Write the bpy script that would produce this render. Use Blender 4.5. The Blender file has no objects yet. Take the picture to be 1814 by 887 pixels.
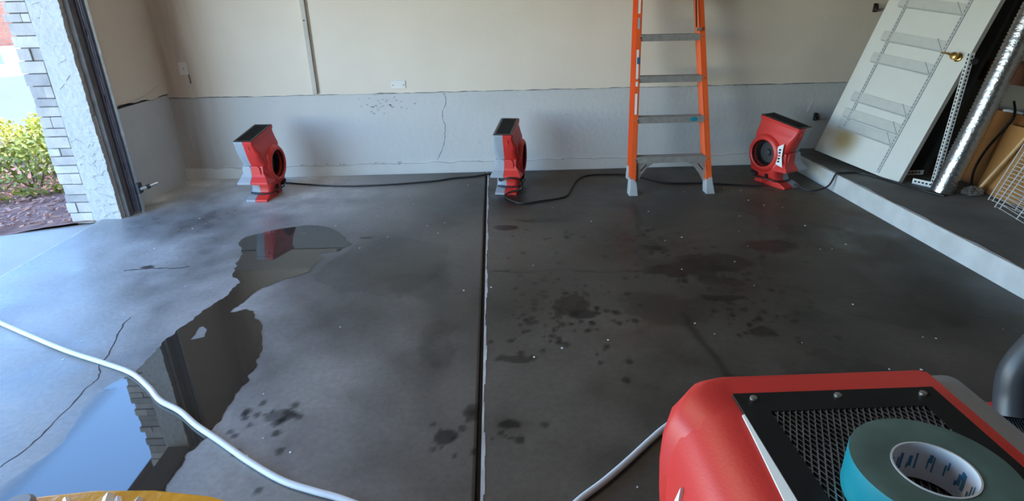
import bpy, bmesh, math, random
import numpy as np
from mathutils import Vector, Matrix, geometry

random.seed(7)
rng = np.random.default_rng(11)
PI = math.pi
scene = bpy.context.scene
COL = scene.collection

# ------------------------------------------------------------------ camera
F_PX, YAW, PITCH, ROLL, CAM_H = 1043.97, 0.0241727, 0.404476, 0.0204762, 1.49
cam_d = bpy.data.cameras.new('camera')
cam = bpy.data.objects.new('camera', cam_d); COL.objects.link(cam)
cam_d.sensor_fit = 'HORIZONTAL'; cam_d.sensor_width = 36.0
cam_d.lens = 36.0 * F_PX / 1814.0
cam_d.clip_start = 0.02; cam_d.clip_end = 300
fw = Vector((math.sin(YAW)*math.cos(PITCH), math.cos(YAW)*math.cos(PITCH), -math.sin(PITCH)))
rt = Vector((math.cos(YAW), -math.sin(YAW), 0)); dn = fw.cross(rt)
r2 = rt*math.cos(ROLL) + dn*math.sin(ROLL); d2 = -rt*math.sin(ROLL) + dn*math.cos(ROLL)
M = Matrix((r2, -d2, -fw)).transposed().to_4x4()
M.translation = Vector((0, 0, CAM_H)); cam.matrix_world = M
scene.camera = cam

# ------------------------------------------------------------------ world, sun, exposure
SUN = Vector((0.55, 0.35, 0.75)).normalized()
world = bpy.data.worlds.new('sky'); scene.world = world; world.use_nodes = True
wn = world.node_tree.nodes; wl = world.node_tree.links; wn.clear()
sky = wn.new('ShaderNodeTexSky'); sky.sky_type = 'NISHITA'; sky.sun_disc = False
sky.sun_elevation = math.asin(SUN.z); sky.sun_rotation = math.atan2(SUN.x, SUN.y)
sky.air_density = 1.0; sky.dust_density = 0.1; sky.ozone_density = 2.0
bg = wn.new('ShaderNodeBackground'); bg.inputs['Strength'].default_value = 1.75
wo = wn.new('ShaderNodeOutputWorld')
hs = wn.new('ShaderNodeHueSaturation'); hs.inputs['Saturation'].default_value = 1.14
wl.new(sky.outputs[0], hs.inputs['Color']); wl.new(hs.outputs[0], bg.inputs[0]); wl.new(bg.outputs[0], wo.inputs[0])
sl = bpy.data.lights.new('sun', 'SUN'); sl.energy = 8.0; sl.angle = 0.009; sl.color = (1.0, 0.94, 0.84)
so = bpy.data.objects.new('sun', sl); COL.objects.link(so)
so.rotation_euler = SUN.to_track_quat('Z', 'Y').to_euler(); so.location = (2, 2, 12)
# portal: guides sampling of the sky through the garage door opening, gives no light itself
pl = bpy.data.lights.new('door_portal', 'AREA'); pl.shape = 'RECTANGLE'; pl.size = 2.25; pl.size_y = 5.0
pl.cycles.is_portal = True
po = bpy.data.objects.new('door_portal', pl); COL.objects.link(po)
po.location = (-3.08, 1.82, 1.12); po.rotation_euler = (0, -PI/2, 0)
FILL_POWER = 30.0
scene.view_settings.view_transform = 'Standard'; scene.view_settings.look = 'None'
scene.view_settings.gamma = 1.0; scene.view_settings.use_curve_mapping = False
scene.view_settings.exposure = 0.1

# ------------------------------------------------------------------ materials
MATS = {}
def nd(nt, t, **kw):
    n = nt.nodes.new(t)
    for k, v in kw.items(): setattr(n, k, v)
    return n
def mat(name, color, rough=0.6, metal=0.0, var=0.12, scale=8.0, bump=0.0, bscale=60.0, spec=0.5, tint=None, coat=0.0):
    if name in MATS: return MATS[name]
    m = bpy.data.materials.new(name); m.use_nodes = True; nt = m.node_tree
    p = nt.nodes['Principled BSDF']
    tc = nd(nt, 'ShaderNodeTexCoord')
    n1 = nd(nt, 'ShaderNodeTexNoise'); n1.inputs['Scale'].default_value = scale; n1.inputs['Detail'].default_value = 6
    nt.links.new(tc.outputs['Object'], n1.inputs['Vector'])
    r = nd(nt, 'ShaderNodeValToRGB')
    c = np.array(color); t = np.array(tint) if tint else c
    r.color_ramp.elements[0].position = 0.3; r.color_ramp.elements[1].position = 0.72
    r.color_ramp.elements[0].color = (*np.clip(t*(1-var), 0, 1), 1)
    r.color_ramp.elements[1].color = (*np.clip(c*(1+var), 0, 1), 1)
    nt.links.new(n1.outputs['Fac'], r.inputs['Fac']); nt.links.new(r.outputs['Color'], p.inputs['Base Color'])
    p.inputs['Roughness'].default_value = rough; p.inputs['Metallic'].default_value = metal
    p.inputs['Specular IOR Level'].default_value = spec
    p.inputs['Coat Weight'].default_value = coat
    if bump:
        n2 = nd(nt, 'ShaderNodeTexNoise'); n2.inputs['Scale'].default_value = bscale; n2.inputs['Detail'].default_value = 5
        nt.links.new(tc.outputs['Object'], n2.inputs['Vector'])
        b = nd(nt, 'ShaderNodeBump'); b.inputs['Strength'].default_value = bump; b.inputs['Distance'].default_value = 0.01
        nt.links.new(n2.outputs['Fac'], b.inputs['Height']); nt.links.new(b.outputs['Normal'], p.inputs['Normal'])
    MATS[name] = m; return m

mat('red_plastic', (0.62, 0.035, 0.028), 0.42, var=0.08, scale=5, bump=0.05, bscale=300)
mat('grey_plastic', (0.30, 0.33, 0.37), 0.5, var=0.06, bump=0.05, bscale=300)
mat('black_plastic', (0.012, 0.012, 0.013), 0.45, var=0.2)
mat('black_plate', (0.011, 0.0115, 0.012), 0.38, var=0.3, scale=20)
mat('mesh_steel', (0.40, 0.40, 0.40), 0.25, metal=0.8, var=0.3, scale=40)
mat('inside_dark', (0.006, 0.006, 0.006), 0.9)
mat('wheel_grey', (0.05, 0.052, 0.055), 0.5)
mat('black_rubber', (0.012, 0.012, 0.013), 0.5, var=0.2)
mat('white_label', (0.78, 0.80, 0.80), 0.5, var=0.03)
mat('orange_fibreglass', (0.80, 0.115, 0.022), 0.42, var=0.1, scale=4)
mat('ladder_aluminium', (0.34, 0.32, 0.30), 0.5, metal=0.35, var=0.15, scale=25, bump=0.1, bscale=150)
mat('boot_grey', (0.42, 0.44, 0.46), 0.5, metal=0.2)
mat('teal_tape', (0.0, 0.23, 0.31), 0.45, var=0.06)
mat('tape_side', (0.115, 0.19, 0.165), 0.75, var=0.18, scale=30)
mat('card_core', (0.72, 0.73, 0.76), 0.7, var=0.05)
mat('print_blue', (0.05, 0.20, 0.38), 0.6)
mat('galvanised', (0.62, 0.65, 0.68), 0.34, metal=0.85, var=0.2, scale=14)
mat('galv_dark', (0.16, 0.15, 0.20), 0.5, metal=0.6, var=0.2)
mat('jamb_wood', (0.13, 0.125, 0.125), 0.75, var=0.25, scale=12)
mat('stucco', (0.47, 0.475, 0.47), 0.9, var=0.05, bump=1.0, bscale=28)
mat('stone', (0.46, 0.43, 0.41), 0.9, var=0.25, scale=6, bump=0.6, bscale=30)
mat('stone_light', (0.54, 0.51, 0.49), 0.9, var=0.2, scale=6, bump=0.6, bscale=30)
mat('stone_dark', (0.36, 0.34, 0.335), 0.9, var=0.2, scale=6, bump=0.6, bscale=30)
mat('mortar', (0.14, 0.135, 0.13), 0.95)
mat('ceiling_paint', (0.62, 0.58, 0.52), 0.9, var=0.05)
mat('door_white', (0.66, 0.665, 0.63), 0.45, var=0.03)
mat('standard_grey', (0.50, 0.52, 0.53), 0.4, metal=0.2, var=0.05)
mat('slot_black', (0.01, 0.01, 0.012), 0.8)
mat('brass', (0.72, 0.46, 0.13), 0.22, metal=1.0, var=0.1)
mat('white_steel', (0.66, 0.67, 0.66), 0.45, metal=0.1, var=0.05)
mat('wire_white', (0.56, 0.58, 0.59), 0.4, var=0.05)
mat('foil', (0.40, 0.41, 0.42), 0.27, metal=1.0, var=0.1, scale=30, bump=0.3, bscale=60)
mat('plywood', (0.27, 0.105, 0.028), 0.55, var=0.25, scale=3)
mat('dark_wood', (0.16, 0.06, 0.03), 0.6, var=0.25, scale=5)
mat('charcoal_board', (0.022, 0.022, 0.021), 0.8, var=0.3)
mat('hose_white', (0.62, 0.67, 0.72), 0.42, var=0.05)
mat('hose_dark', (0.040, 0.044, 0.052), 0.4, var=0.15)
mat('yellow_plastic', (0.72, 0.34, 0.02), 0.22, var=0.15, scale=10, bump=0.5, bscale=14)
mat('crate_grey', (0.25, 0.26, 0.27), 0.5)
mat('conduit', (0.50, 0.46, 0.40), 0.55, var=0.1)
mat('plate_white', (0.74, 0.73, 0.70), 0.45, var=0.02)
mat('plate_painted', (0.62, 0.585, 0.53), 0.7, var=0.04)
mat('screw_steel', (0.6, 0.6, 0.58), 0.3, metal=0.9)
mat('crack_dark', (0.035, 0.034, 0.034), 0.9)
mat('crack_wall', (0.20, 0.21, 0.22), 0.9)
mat('joint_fill', (0.02, 0.015, 0.012), 0.9, bump=0.5, bscale=80)
mat('joint_edge', (0.46, 0.46, 0.46), 0.7, var=0.25, scale=10)
mat('fleck', (0.75, 0.78, 0.80), 0.7)
mat('apron', (0.44, 0.415, 0.38), 0.85, var=0.08, scale=3, bump=0.2)
mat('asphalt', (0.16, 0.15, 0.135), 0.9, var=0.08, bump=0.3, bscale=90)
mat('kerb_pale', (0.60, 0.58, 0.55), 0.9, var=0.06)
mat('kerb_pink', (0.50, 0.32, 0.28), 0.9, var=0.08)
mat('walk_tan', (0.55, 0.45, 0.36), 0.9, var=0.08)
mat('soil', (0.30, 0.15, 0.115), 0.95, var=0.3, scale=20, bump=1.0, bscale=25)
mat('mulch_a', (0.44, 0.24, 0.19), 0.9, var=0.3, scale=9)
mat('leaf_yellow', (0.46, 0.42, 0.05), 0.55, var=0.2, scale=6)
mat('leaf_green', (0.27, 0.28, 0.05), 0.55, var=0.25, scale=6)
mat('leaf_tree', (0.16, 0.24, 0.05), 0.55, var=0.3, scale=4)
mat('bark', (0.10, 0.07, 0.05), 0.9)
mat('brick', (0.36, 0.13, 0.085), 0.9, var=0.2, scale=3)
mat('brick_mortar', (0.42, 0.34, 0.29), 0.9)
mat('post_grey', (0.20, 0.22, 0.24), 0.5, metal=0.3)
mat('roof_tile', (0.25, 0.12, 0.08), 0.9)
mat('clear_wrap', (0.5, 0.5, 0.5), 0.1)
p = MATS['clear_wrap'].node_tree.nodes['Principled BSDF']; p.inputs['Transmission Weight'].default_value = 0.85; p.inputs['IOR'].default_value = 1.2

def drywall_mat(name, col, stain):
    m = mat(name, col, 0.85, var=0.04, scale=2.2, bump=0.12, bscale=45)
    return m
drywall_mat('drywall', (0.72, 0.62, 0.51), None)
def corner_streaked(name, base, col, rough, bump, bs):  # brown vertical streaks, stronger towards the left corner
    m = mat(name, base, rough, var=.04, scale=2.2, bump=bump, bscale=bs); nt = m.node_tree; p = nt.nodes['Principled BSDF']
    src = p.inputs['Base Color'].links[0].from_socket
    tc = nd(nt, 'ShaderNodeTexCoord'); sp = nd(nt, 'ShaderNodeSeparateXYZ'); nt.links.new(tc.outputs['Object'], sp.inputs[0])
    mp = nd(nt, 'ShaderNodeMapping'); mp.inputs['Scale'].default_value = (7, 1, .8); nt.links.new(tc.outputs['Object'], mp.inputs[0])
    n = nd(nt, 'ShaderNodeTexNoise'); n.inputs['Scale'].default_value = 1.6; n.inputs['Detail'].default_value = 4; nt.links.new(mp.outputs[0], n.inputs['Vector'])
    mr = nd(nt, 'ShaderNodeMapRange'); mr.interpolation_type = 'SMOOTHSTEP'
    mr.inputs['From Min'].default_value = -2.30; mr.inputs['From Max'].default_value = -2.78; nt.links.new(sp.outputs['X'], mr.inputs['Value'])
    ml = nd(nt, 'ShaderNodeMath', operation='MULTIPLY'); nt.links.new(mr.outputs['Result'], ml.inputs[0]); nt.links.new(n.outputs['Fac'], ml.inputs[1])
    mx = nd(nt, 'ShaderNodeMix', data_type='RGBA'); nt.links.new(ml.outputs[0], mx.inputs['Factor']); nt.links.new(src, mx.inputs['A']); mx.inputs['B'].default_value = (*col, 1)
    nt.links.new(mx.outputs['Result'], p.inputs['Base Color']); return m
corner_streaked('drywall_back', (0.74, 0.66, 0.56), (0.30, 0.22, 0.16), .85, .12, 45)
drywall_mat('drywall_low_bounce', (0.30, 0.26, 0.21), None)  # dark tone chosen to cut light bounced off the right and near walls
mat('stem_paint', (0.55, 0.555, 0.55), 0.7, var=0.05, scale=4, bump=0.35, bscale=22)

corner_streaked('stem_back', (0.55, 0.555, 0.55), (0.26, 0.21, 0.18), .7, .35, 22)

# ------------------------------------------------------------------ mesh helpers
class MB:
    def __init__(s): s.v = []; s.f = []
    def add(s, vs, fs):
        o = len(s.v); s.v += [tuple(v) for v in vs]; s.f += [tuple(i+o for i in f) for f in fs]; return s
    def box(s, a, b):
        x0, y0, z0 = a; x1, y1, z1 = b
        return s.add([(x0,y0,z0),(x1,y0,z0),(x1,y1,z0),(x0,y1,z0),(x0,y0,z1),(x1,y0,z1),(x1,y1,z1),(x0,y1,z1)],
              [(0,3,2,1),(4,5,6,7),(0,1,5,4),(1,2,6,5),(2,3,7,6),(3,0,4,7)])
    def obox(s, c, ax, ay, az):          # centre, three half-extent vectors
        c = Vector(c); ax = Vector(ax); ay = Vector(ay); az = Vector(az)
        vs = [c + sx*ax + sy*ay + sz*az for sz in (-1, 1) for sx, sy in ((-1,-1),(1,-1),(1,1),(-1,1))]
        return s.add(vs, [(0,3,2,1),(4,5,6,7),(0,1,5,4),(1,2,6,5),(2,3,7,6),(3,0,4,7)])
    def bar(s, p0, p1, w, h, up=(0,0,1)):
        p0 = Vector(p0); p1 = Vector(p1); d = (p1-p0); L = d.length; d.normalize()
        sd = d.cross(Vector(up)).normalized(); u2 = sd.cross(d).normalized()
        return s.obox((p0+p1)/2, d*L/2, sd*w/2, u2*h/2)
    def tube(s, pts, r, n=8, cap=True):
        pts = [Vector(p) for p in pts]; rr = r if hasattr(r, '__len__') else [r]*len(pts)
        prev = None; rings = []
        for i, p in enumerate(pts):
            d = (pts[min(i+1, len(pts)-1)] - pts[max(i-1, 0)]).normalized()
            if prev is None:
                a = Vector((0,0,1)) if abs(d.z) < .9 else Vector((1,0,0))
                prev = d.cross(a).normalized()
            e1 = (prev - d*prev.dot(d)).normalized(); e2 = d.cross(e1); prev = e1
            rings.append([p + rr[i]*(math.cos(2*PI*k/n)*e1 + math.sin(2*PI*k/n)*e2) for k in range(n)])
        return s.rings(rings, cap)
    def rings(s, rings, cap=True, closed=True):
        n = len(rings[0]); vs = [v for r in rings for v in r]; fs = []
        for i in range(len(rings)-1):
            for k in range(n if closed else n-1):
                k2 = (k+1) % n
                fs.append((i*n+k, i*n+k2, (i+1)*n+k2, (i+1)*n+k))
        if cap:
            fs.append(tuple(range(n-1, -1, -1))); fs.append(tuple((len(rings)-1)*n+k for k in range(n)))
        return s.add(vs, fs)
    def lathe(s, prof, c, ax=(0,0,1), n=24, cap=True):   # prof: (radius, height)
        ax = Vector(ax).normalized(); a = Vector((1,0,0)) if abs(ax.x) < .9 else Vector((0,1,0))
        e1 = ax.cross(a).normalized(); e2 = ax.cross(e1); c = Vector(c)
        rg = [[c + ax*h + r*(math.cos(2*PI*k/n)*e1 + math.sin(2*PI*k/n)*e2) for k in range(n)] for r, h in prof]
        return s.rings(rg, cap)
    def prism(s, poly, o, e1, e2, e3):  # 2D poly in (e1,e2) extruded along vector e3
        o = Vector(o); e1 = Vector(e1); e2 = Vector(e2); e3 = Vector(e3); n = len(poly)
        a = [o + e1*x + e2*y for x, y in poly]; b = [p + e3 for p in a]
        fs = [(i, (i+1) % n, n+(i+1) % n, n+i) for i in range(n)] + [tuple(range(n-1, -1, -1)), tuple(range(n, 2*n))]
        return s.add(a+b, fs)
    def xf(s, f): s.v = [tuple(f(Vector(v))) for v in s.v]; return s
    def mesh(s, name, m, smooth=False, bevel=0, angle=40):
        me = bpy.data.meshes.new(name); me.from_pydata([tuple(v) for v in s.v], [], s.f); me.update()
        bm = bmesh.new(); bm.from_mesh(me)
        bmesh.ops.recalc_face_normals(bm, faces=bm.faces[:])
        if bevel:
            es = [e for e in bm.edges if len(e.link_faces) == 2 and e.calc_face_angle(0) > 0.6]
            bmesh.ops.bevel(bm, geom=es, offset=bevel, segments=2, affect='EDGES', profile=0.6)
        if smooth:
            lim = math.radians(angle)
            for f in bm.faces: f.smooth = True
            for e in bm.edges:
                if len(e.link_faces) == 2 and e.calc_face_angle(0) > lim: e.smooth = False
        bm.to_mesh(me); bm.free()
        me.materials.append(MATS[m] if isinstance(m, str) else m)
        return me
    def build(s, name, m, parent=None, smooth=False, bevel=0, angle=40):
        o = bpy.data.objects.new(name, s.mesh(name, m, smooth, bevel, angle)); COL.objects.link(o)
        if parent: o.parent = parent
        return o

def tag(o, label=None, cat=None, group=None, kind=None):
    if label: o['label'] = label
    if cat: o['category'] = cat
    if group: o['group'] = group
    if kind: o['kind'] = kind
    return o
def empty(name, loc=(0,0,0), rz=0, label=None, cat=None, group=None, kind=None):
    o = bpy.data.objects.new(name, None); COL.objects.link(o); o.location = loc; o.rotation_euler = (0,0,rz)
    o.empty_display_size = 0.1
    return tag(o, label, cat, group, kind)
def mesh_obj(name, me, parent=None, loc=(0,0,0)):
    o = bpy.data.objects.new(name, me); COL.objects.link(o); o.location = loc
    if parent: o.parent = parent
    return o
def smooth_path(pts, k=6):
    pts = [Vector(p) for p in pts]; out = []
    for i in range(len(pts)-1):
        p0 = pts[max(i-1, 0)]; p1 = pts[i]; p2 = pts[i+1]; p3 = pts[min(i+2, len(pts)-1)]
        for j in range(k):
            t = j/k
            out.append(0.5*((2*p1) + (p2-p0)*t + (2*p0-5*p1+4*p2-p3)*t*t + (3*p1-p0-3*p2+p3)*t**3))
    return out + [pts[-1]]

# value noise in numpy
_perm = rng.random((256, 256))
def vnoise(x, y):
    xi = np.floor(x).astype(int); yi = np.floor(y).astype(int); fx = x-xi; fy = y-yi
    fx = fx*fx*(3-2*fx); fy = fy*fy*(3-2*fy); g = lambda a, b: _perm[a % 256, b % 256]
    return (g(xi,yi)*(1-fx)+g(xi+1,yi)*fx)*(1-fy) + (g(xi,yi+1)*(1-fx)+g(xi+1,yi+1)*fx)*fy
def fbm(x, y, o=5):
    s = 0; a = .5; t = 0
    for i in range(o): s = s + a*vnoise(x*2**i+17*i, y*2**i+31*i); t += a; a *= .55
    return s/t

# ------------------------------------------------------------------ setting: floor
XL, XC, YB, XR, YN, ZC = -2.862, 2.733, 5.39, 3.86, -1.9, 3.15

def floor_material():
    m = bpy.data.materials.new('concrete_floor'); m.use_nodes = True; nt = m.node_tree; L = nt.links
    p = nt.nodes['Principled BSDF']; at = nd(nt, 'ShaderNodeVertexColor', layer_name='tone')
    at2 = nd(nt, 'ShaderNodeVertexColor', layer_name='wet')
    tc = nd(nt, 'ShaderNodeTexCoord')
    n = nd(nt, 'ShaderNodeTexNoise'); n.inputs['Scale'].default_value = 38; n.inputs['Detail'].default_value = 8; n.inputs['Roughness'].default_value = .65
    L.new(tc.outputs['Object'], n.inputs['Vector'])
    mp = nd(nt, 'ShaderNodeMapRange'); mp.inputs['From Min'].default_value = .3; mp.inputs['From Max'].default_value = .7
    mp.inputs['To Min'].default_value = .86; mp.inputs['To Max'].default_value = 1.14
    L.new(n.outputs['Fac'], mp.inputs['Value'])
    mx = nd(nt, 'ShaderNodeMix', data_type='RGBA', blend_type='MULTIPLY'); mx.inputs['Factor'].default_value = 1
    L.new(at.outputs['Color'], mx.inputs['A']); L.new(mp.outputs['Result'], mx.inputs['B'])
    L.new(mx.outputs['Result'], p.inputs['Base Color'])
    sp = nd(nt, 'ShaderNodeSeparateColor'); L.new(at2.outputs['Color'], sp.inputs['Color'])
    L.new(sp.outputs['Red'], p.inputs['Roughness'])
    p.inputs['Specular IOR Level'].default_value = 0.38
    b = nd(nt, 'ShaderNodeBump'); b.inputs['Strength'].default_value = .25; b.inputs['Distance'].default_value = .004
    L.new(n.outputs['Fac'], b.inputs['Height']); L.new(b.outputs['Normal'], p.inputs['Normal'])
    return m
FLOOR_M = floor_material()

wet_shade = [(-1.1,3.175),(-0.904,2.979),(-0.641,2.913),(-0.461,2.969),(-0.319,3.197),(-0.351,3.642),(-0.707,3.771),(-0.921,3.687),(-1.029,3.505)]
def poly_sd(x, y, poly):
    d = np.full(x.shape, 1e9); inside = np.zeros(x.shape, bool); n = len(poly)
    for i in range(n):
        ax, ay = poly[i]; bx, by = poly[(i+1) % n]
        ex, ey = bx-ax, by-ay; t = np.clip(((x-ax)*ex+(y-ay)*ey)/(ex*ex+ey*ey+1e-12), 0, 1)
        d = np.minimum(d, np.hypot(x-ax-t*ex, y-ay-t*ey))
        c = ((ay > y) != (by > y)) & (x < (bx-ax)*(y-ay)/((by-ay) if by != ay else 1e-12)+ax); inside ^= c
    return np.where(inside, -d, d)
# stains: (x, y, radius x, radius y, strength, brown)
STAINS = [(0.089,3.89,.10,.055,.75,.8),(0.30,4.02,.22,.05,.45,0),(0.80,3.60,.12,.05,.55,1.0),(0.37,2.72,.10,.13,.62,.2),(0.43,2.62,.12,.07,.6,.2),
          (1.06,3.12,.24,.10,.6,0),(1.34,3.20,.17,.11,.6,0),(1.73,3.42,.17,.10,.6,.2),(1.0,3.45,.08,.06,.6,.3),(1.17,3.3,.12,.05,.5,.2),
          (1.2,2.75,.10,.025,.75,.2),(1.25,2.95,.16,.06,.45,.2),(1.25,2.40,.06,.04,.5,0),(0.02,2.24,.09,.035,.5,.1),(0.026,1.80,.05,.035,.6,0),(-0.217,1.74,.05,.04,.6,0),
          (-0.13,1.87,.03,.05,.5,0),(-0.86,1.90,.06,.03,.45,0),(1.56,2.55,.12,.05,.35,0),(0.87,2.65,.25,.2,.25,0),(-0.895,3.78,.055,.03,.75,.3),(-2.186,3.39,.045,.03,.8,1.0),
          (-0.45,3.05,.22,.20,.25,0),(-0.30,2.35,.10,.25,.2,0),(1.5,1.9,.3,.3,.3,0),(2.0,2.6,.25,.2,.25,0),(2.2,3.6,.25,.3,.25,.3)]
drops = []
for (cx, cy, sx, sy, n) in ((0.37,2.65,.16,.22,70),(0.95,3.5,.13,.13,45),(1.2,2.9,.2,.16,35),(1.25,2.45,.12,.12,20),(-0.9,1.9,.1,.06,14),(-0.15,1.75,.12,.12,16),(1.75,3.35,.12,.1,20),(0.5,3.7,.2,.1,18),(-1.0,1.75,.08,.15,10),(0.30,2.75,.2,.3,60),(1.05,3.4,.18,.2,45),(1.28,2.75,.15,.22,35),(1.15,3.05,.2,.12,30)):
    for k in range(n):
        drops.append((cx+rng.normal()*sx, cy+rng.normal()*sy, rng.uniform(.006, .02)))
def floor_color(x, y):
    n1 = fbm(x*1.3+5, y*1.1, 6); n2 = fbm(x*5+3, y*5+9, 5); n3 = fbm(x*.7+40, y*.6+11, 3)
    nb = fbm(x*9+1, y*9+70, 4)
    t = np.clip((x+2.4)/2.6, 0, 1); t = t*t*(3-2*t)             # pale grey at the left, darkening to brown towards the right
    left = np.stack([.25+0*x, .25+0*x, .25+0*x], -1); right = np.stack([.070+0*x, .060+0*x, .047+0*x], -1)
    c = left*(1-t)[..., None] + right*t[..., None]
    f = 1 + (n1-.5)*2.0 + (n2-.5)*.8 + (n3-.5)*1.0
    c = c*np.clip(f, .3, 1.9)[..., None]
    far = np.clip((y-4.25)/.5, 0, 1)*np.clip((-x-.2)/1.2, 0, 1)   # chalky dust band along the wall on the left
    c = c*(1+.9*far*(.2+n2))[..., None]
    brown = np.clip((fbm(x*.9+90, y*1.2+3, 4)-.5)*5, 0, 1)*np.clip((x+.2)/1.0, 0, 1)
    c = c*(1-brown[..., None]*(1-np.array([1.0, .86, .70])))
    k = np.ones_like(x)
    for sx, sy, rx, ry, s, b in STAINS:
        d = np.hypot((x-sx)/rx, (y-sy)/ry) + (nb-.5)*1.6 + (n2-.5)*.8
        a = np.clip((1.0-d)/.22, 0, 1)*min(.88, s*1.3)
        k = k*(1-a)
        if b: c = c*(1-(a*b)[..., None]*(1-np.array([1.15, .9, .72])))
    for dx, dy, r in drops:
        sel = (np.abs(x-dx) < .04) & (np.abs(y-dy) < .04)
        if sel.any():
            d = np.hypot(x[sel]-dx, (y[sel]-dy)*.8)/r
            k[sel] *= 1-.68*np.clip((1.15-d)/.35, 0, 1)
    for (ax, ay, bx, by, wd, st) in ((1.04,4.35,.98,3.5,.018,.55),(.93,2.6,.95,2.05,.02,.6),(2.0,4.2,1.5,2.9,.012,.3),(-.05,3.17,.85,3.12,.010,.45),(1.5,2.9,2.5,2.4,.012,.25),(-.35,3.3,-.30,2.1,.06,.25)):
        t_ = np.clip(((x-ax)*(bx-ax)+(y-ay)*(by-ay))/((bx-ax)**2+(by-ay)**2), 0, 1)
        d = np.hypot(x-ax-t_*(bx-ax)+(n2-.5)*.10, y-ay-t_*(by-ay)+(nb-.5)*.06)
        k = k*(1-st*np.exp(-(d/wd)**2))
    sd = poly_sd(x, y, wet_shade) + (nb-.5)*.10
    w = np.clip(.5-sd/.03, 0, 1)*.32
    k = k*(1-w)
    ro = np.clip(.40 + (n2-.5)*.5 + (n1-.5)*.3 + .10*t, .2, .8)
    ro = np.where(k < .7, ro*.85, ro)
    return c*k[..., None], ro
def floor_slab(x0, x1, y0, y1, step, mname):
    nx = int((x1-x0)/step)+1
    ys = np.concatenate([np.linspace(y0, .8, 30, endpoint=False), np.arange(.8, y1, step), [y1]])
    xs = np.linspace(x0, x1, nx); ny = len(ys)
    X, Y = np.meshgrid(xs, ys); N = nx*ny
    V = np.stack([X.ravel(), Y.ravel(), np.zeros(N)], -1)
    idx = np.arange(N).reshape(ny, nx)
    Fq = np.stack([idx[:-1,:-1].ravel(), idx[:-1,1:].ravel(), idx[1:,1:].ravel(), idx[1:,:-1].ravel()], -1)
    # skirt so that the slab has a thickness at the joint
    per = np.concatenate([idx[0,:], idx[1:,-1], idx[-1,-2::-1], idx[-2:0:-1,0]])
    V2 = V[per].copy(); V2[:,2] = -.10
    V = np.concatenate([V, V2]); m = len(per); lo = N+np.arange(m)
    S = np.stack([per, lo, np.roll(lo, -1), np.roll(per, -1)], -1)
    Fq = np.concatenate([Fq, S])
    me = bpy.data.meshes.new(mname)
    me.vertices.add(len(V)); me.vertices.foreach_set('co', V.ravel().astype(np.float32))
    me.loops.add(Fq.size); me.loops.foreach_set('vertex_index', Fq.ravel().astype(np.int32))
    me.polygons.add(len(Fq)); me.polygons.foreach_set('loop_start', (np.arange(len(Fq))*4).astype(np.int32))
    me.update(calc_edges=True)
    c, ro = floor_color(V[:,0], V[:,1])
    a = me.color_attributes.new('tone', 'FLOAT_COLOR', 'POINT'); a.data.foreach_set('color', np.concatenate([c, np.ones((len(V),1))], 1).ravel().astype(np.float32))
    b = me.color_attributes.new('wet', 'FLOAT_COLOR', 'POINT'); b.data.foreach_set('color', np.stack([ro, ro, ro, np.ones_like(ro)], 1).ravel().astype(np.float32))
    me.materials.append(FLOOR_M)
    o = bpy.data.objects.new(mname, me); COL.objects.link(o); tag(o, kind='structure'); return o
floor_l = floor_slab(-3.02, -0.104, YN, YB, .0125, 'floor')
floor_r = floor_slab(-0.084, XC+.02, YN, YB, .0125, 'floor')
tag(MB().box((-0.104, YN, -.10), (-0.084, YB, -.022)).build('trim_1', 'joint_fill'), kind='structure')
# pale arris right of the joint, the chamfer's highlight put into its colour
mb = MB(); yy = np.arange(YN, YB-.03, .06)
for i in range(len(yy)-1):
    w = .010+.004*math.sin(yy[i]*9)+.002*math.sin(yy[i]*31)
    mb.box((-0.0845, yy[i], -.01), (-0.084+w, yy[i+1], .0012))
tag(mb.build('trim_2', 'joint_edge'), kind='structure')

# cracks in the concrete
def crack(pts, w, z, parent, m='crack_dark', axis=2, jit=.006):
    P = smooth_path([(*p, 0) for p in pts], 5); mb = MB(); L = []; R = []
    for i, q in enumerate(P):
        d = (P[min(i+1, len(P)-1)]-P[max(i-1, 0)]).normalized(); n = Vector((-d.y, d.x, 0))
        q = q + n*random.uniform(-jit, jit); ww = w*random.uniform(.4, 1.2)
        L.append(q+n*ww/2); R.append(q-n*ww/2)
    for i in range(len(P)-1):
        quad = [L[i], R[i], R[i+1], L[i+1]]
        if axis == 2: vs = [(a.x, a.y, z) for a in quad]
        else: vs = [(a.x, z, a.y) for a in quad]
        mb.add(vs, [(0,1,2,3)])
    return mb.build('crack', m, parent)
crack([(-1.786,1.673),(-1.762,1.778),(-1.755,1.92),(-1.771,2.121),(-1.766,2.21),(-1.82,2.313),(-1.848,2.455),(-1.915,2.643),(-1.93,2.747)], .006, .0008, floor_l)
crack([(-2.3,3.35),(-2.15,3.37),(-2.0,3.36),(-1.92,3.38)], .012, .0008, floor_l)
#crack([(0.932,2.571),(0.944,2.433),(0.938,2.332),(0.95,2.213),(0.941,2.083)], .012, .0008, floor_r, jit=.01)
#crack([(1.037,4.316),(1.002,4.024),(0.996,3.741),(0.982,3.587)], .012, .0008, floor_r, jit=.01)
crack([(-0.05,3.178),(0.15,3.148),(0.354,3.18),(0.58,3.117),(0.814,3.115)], .005, .0008, floor_r, jit=.008)
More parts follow.
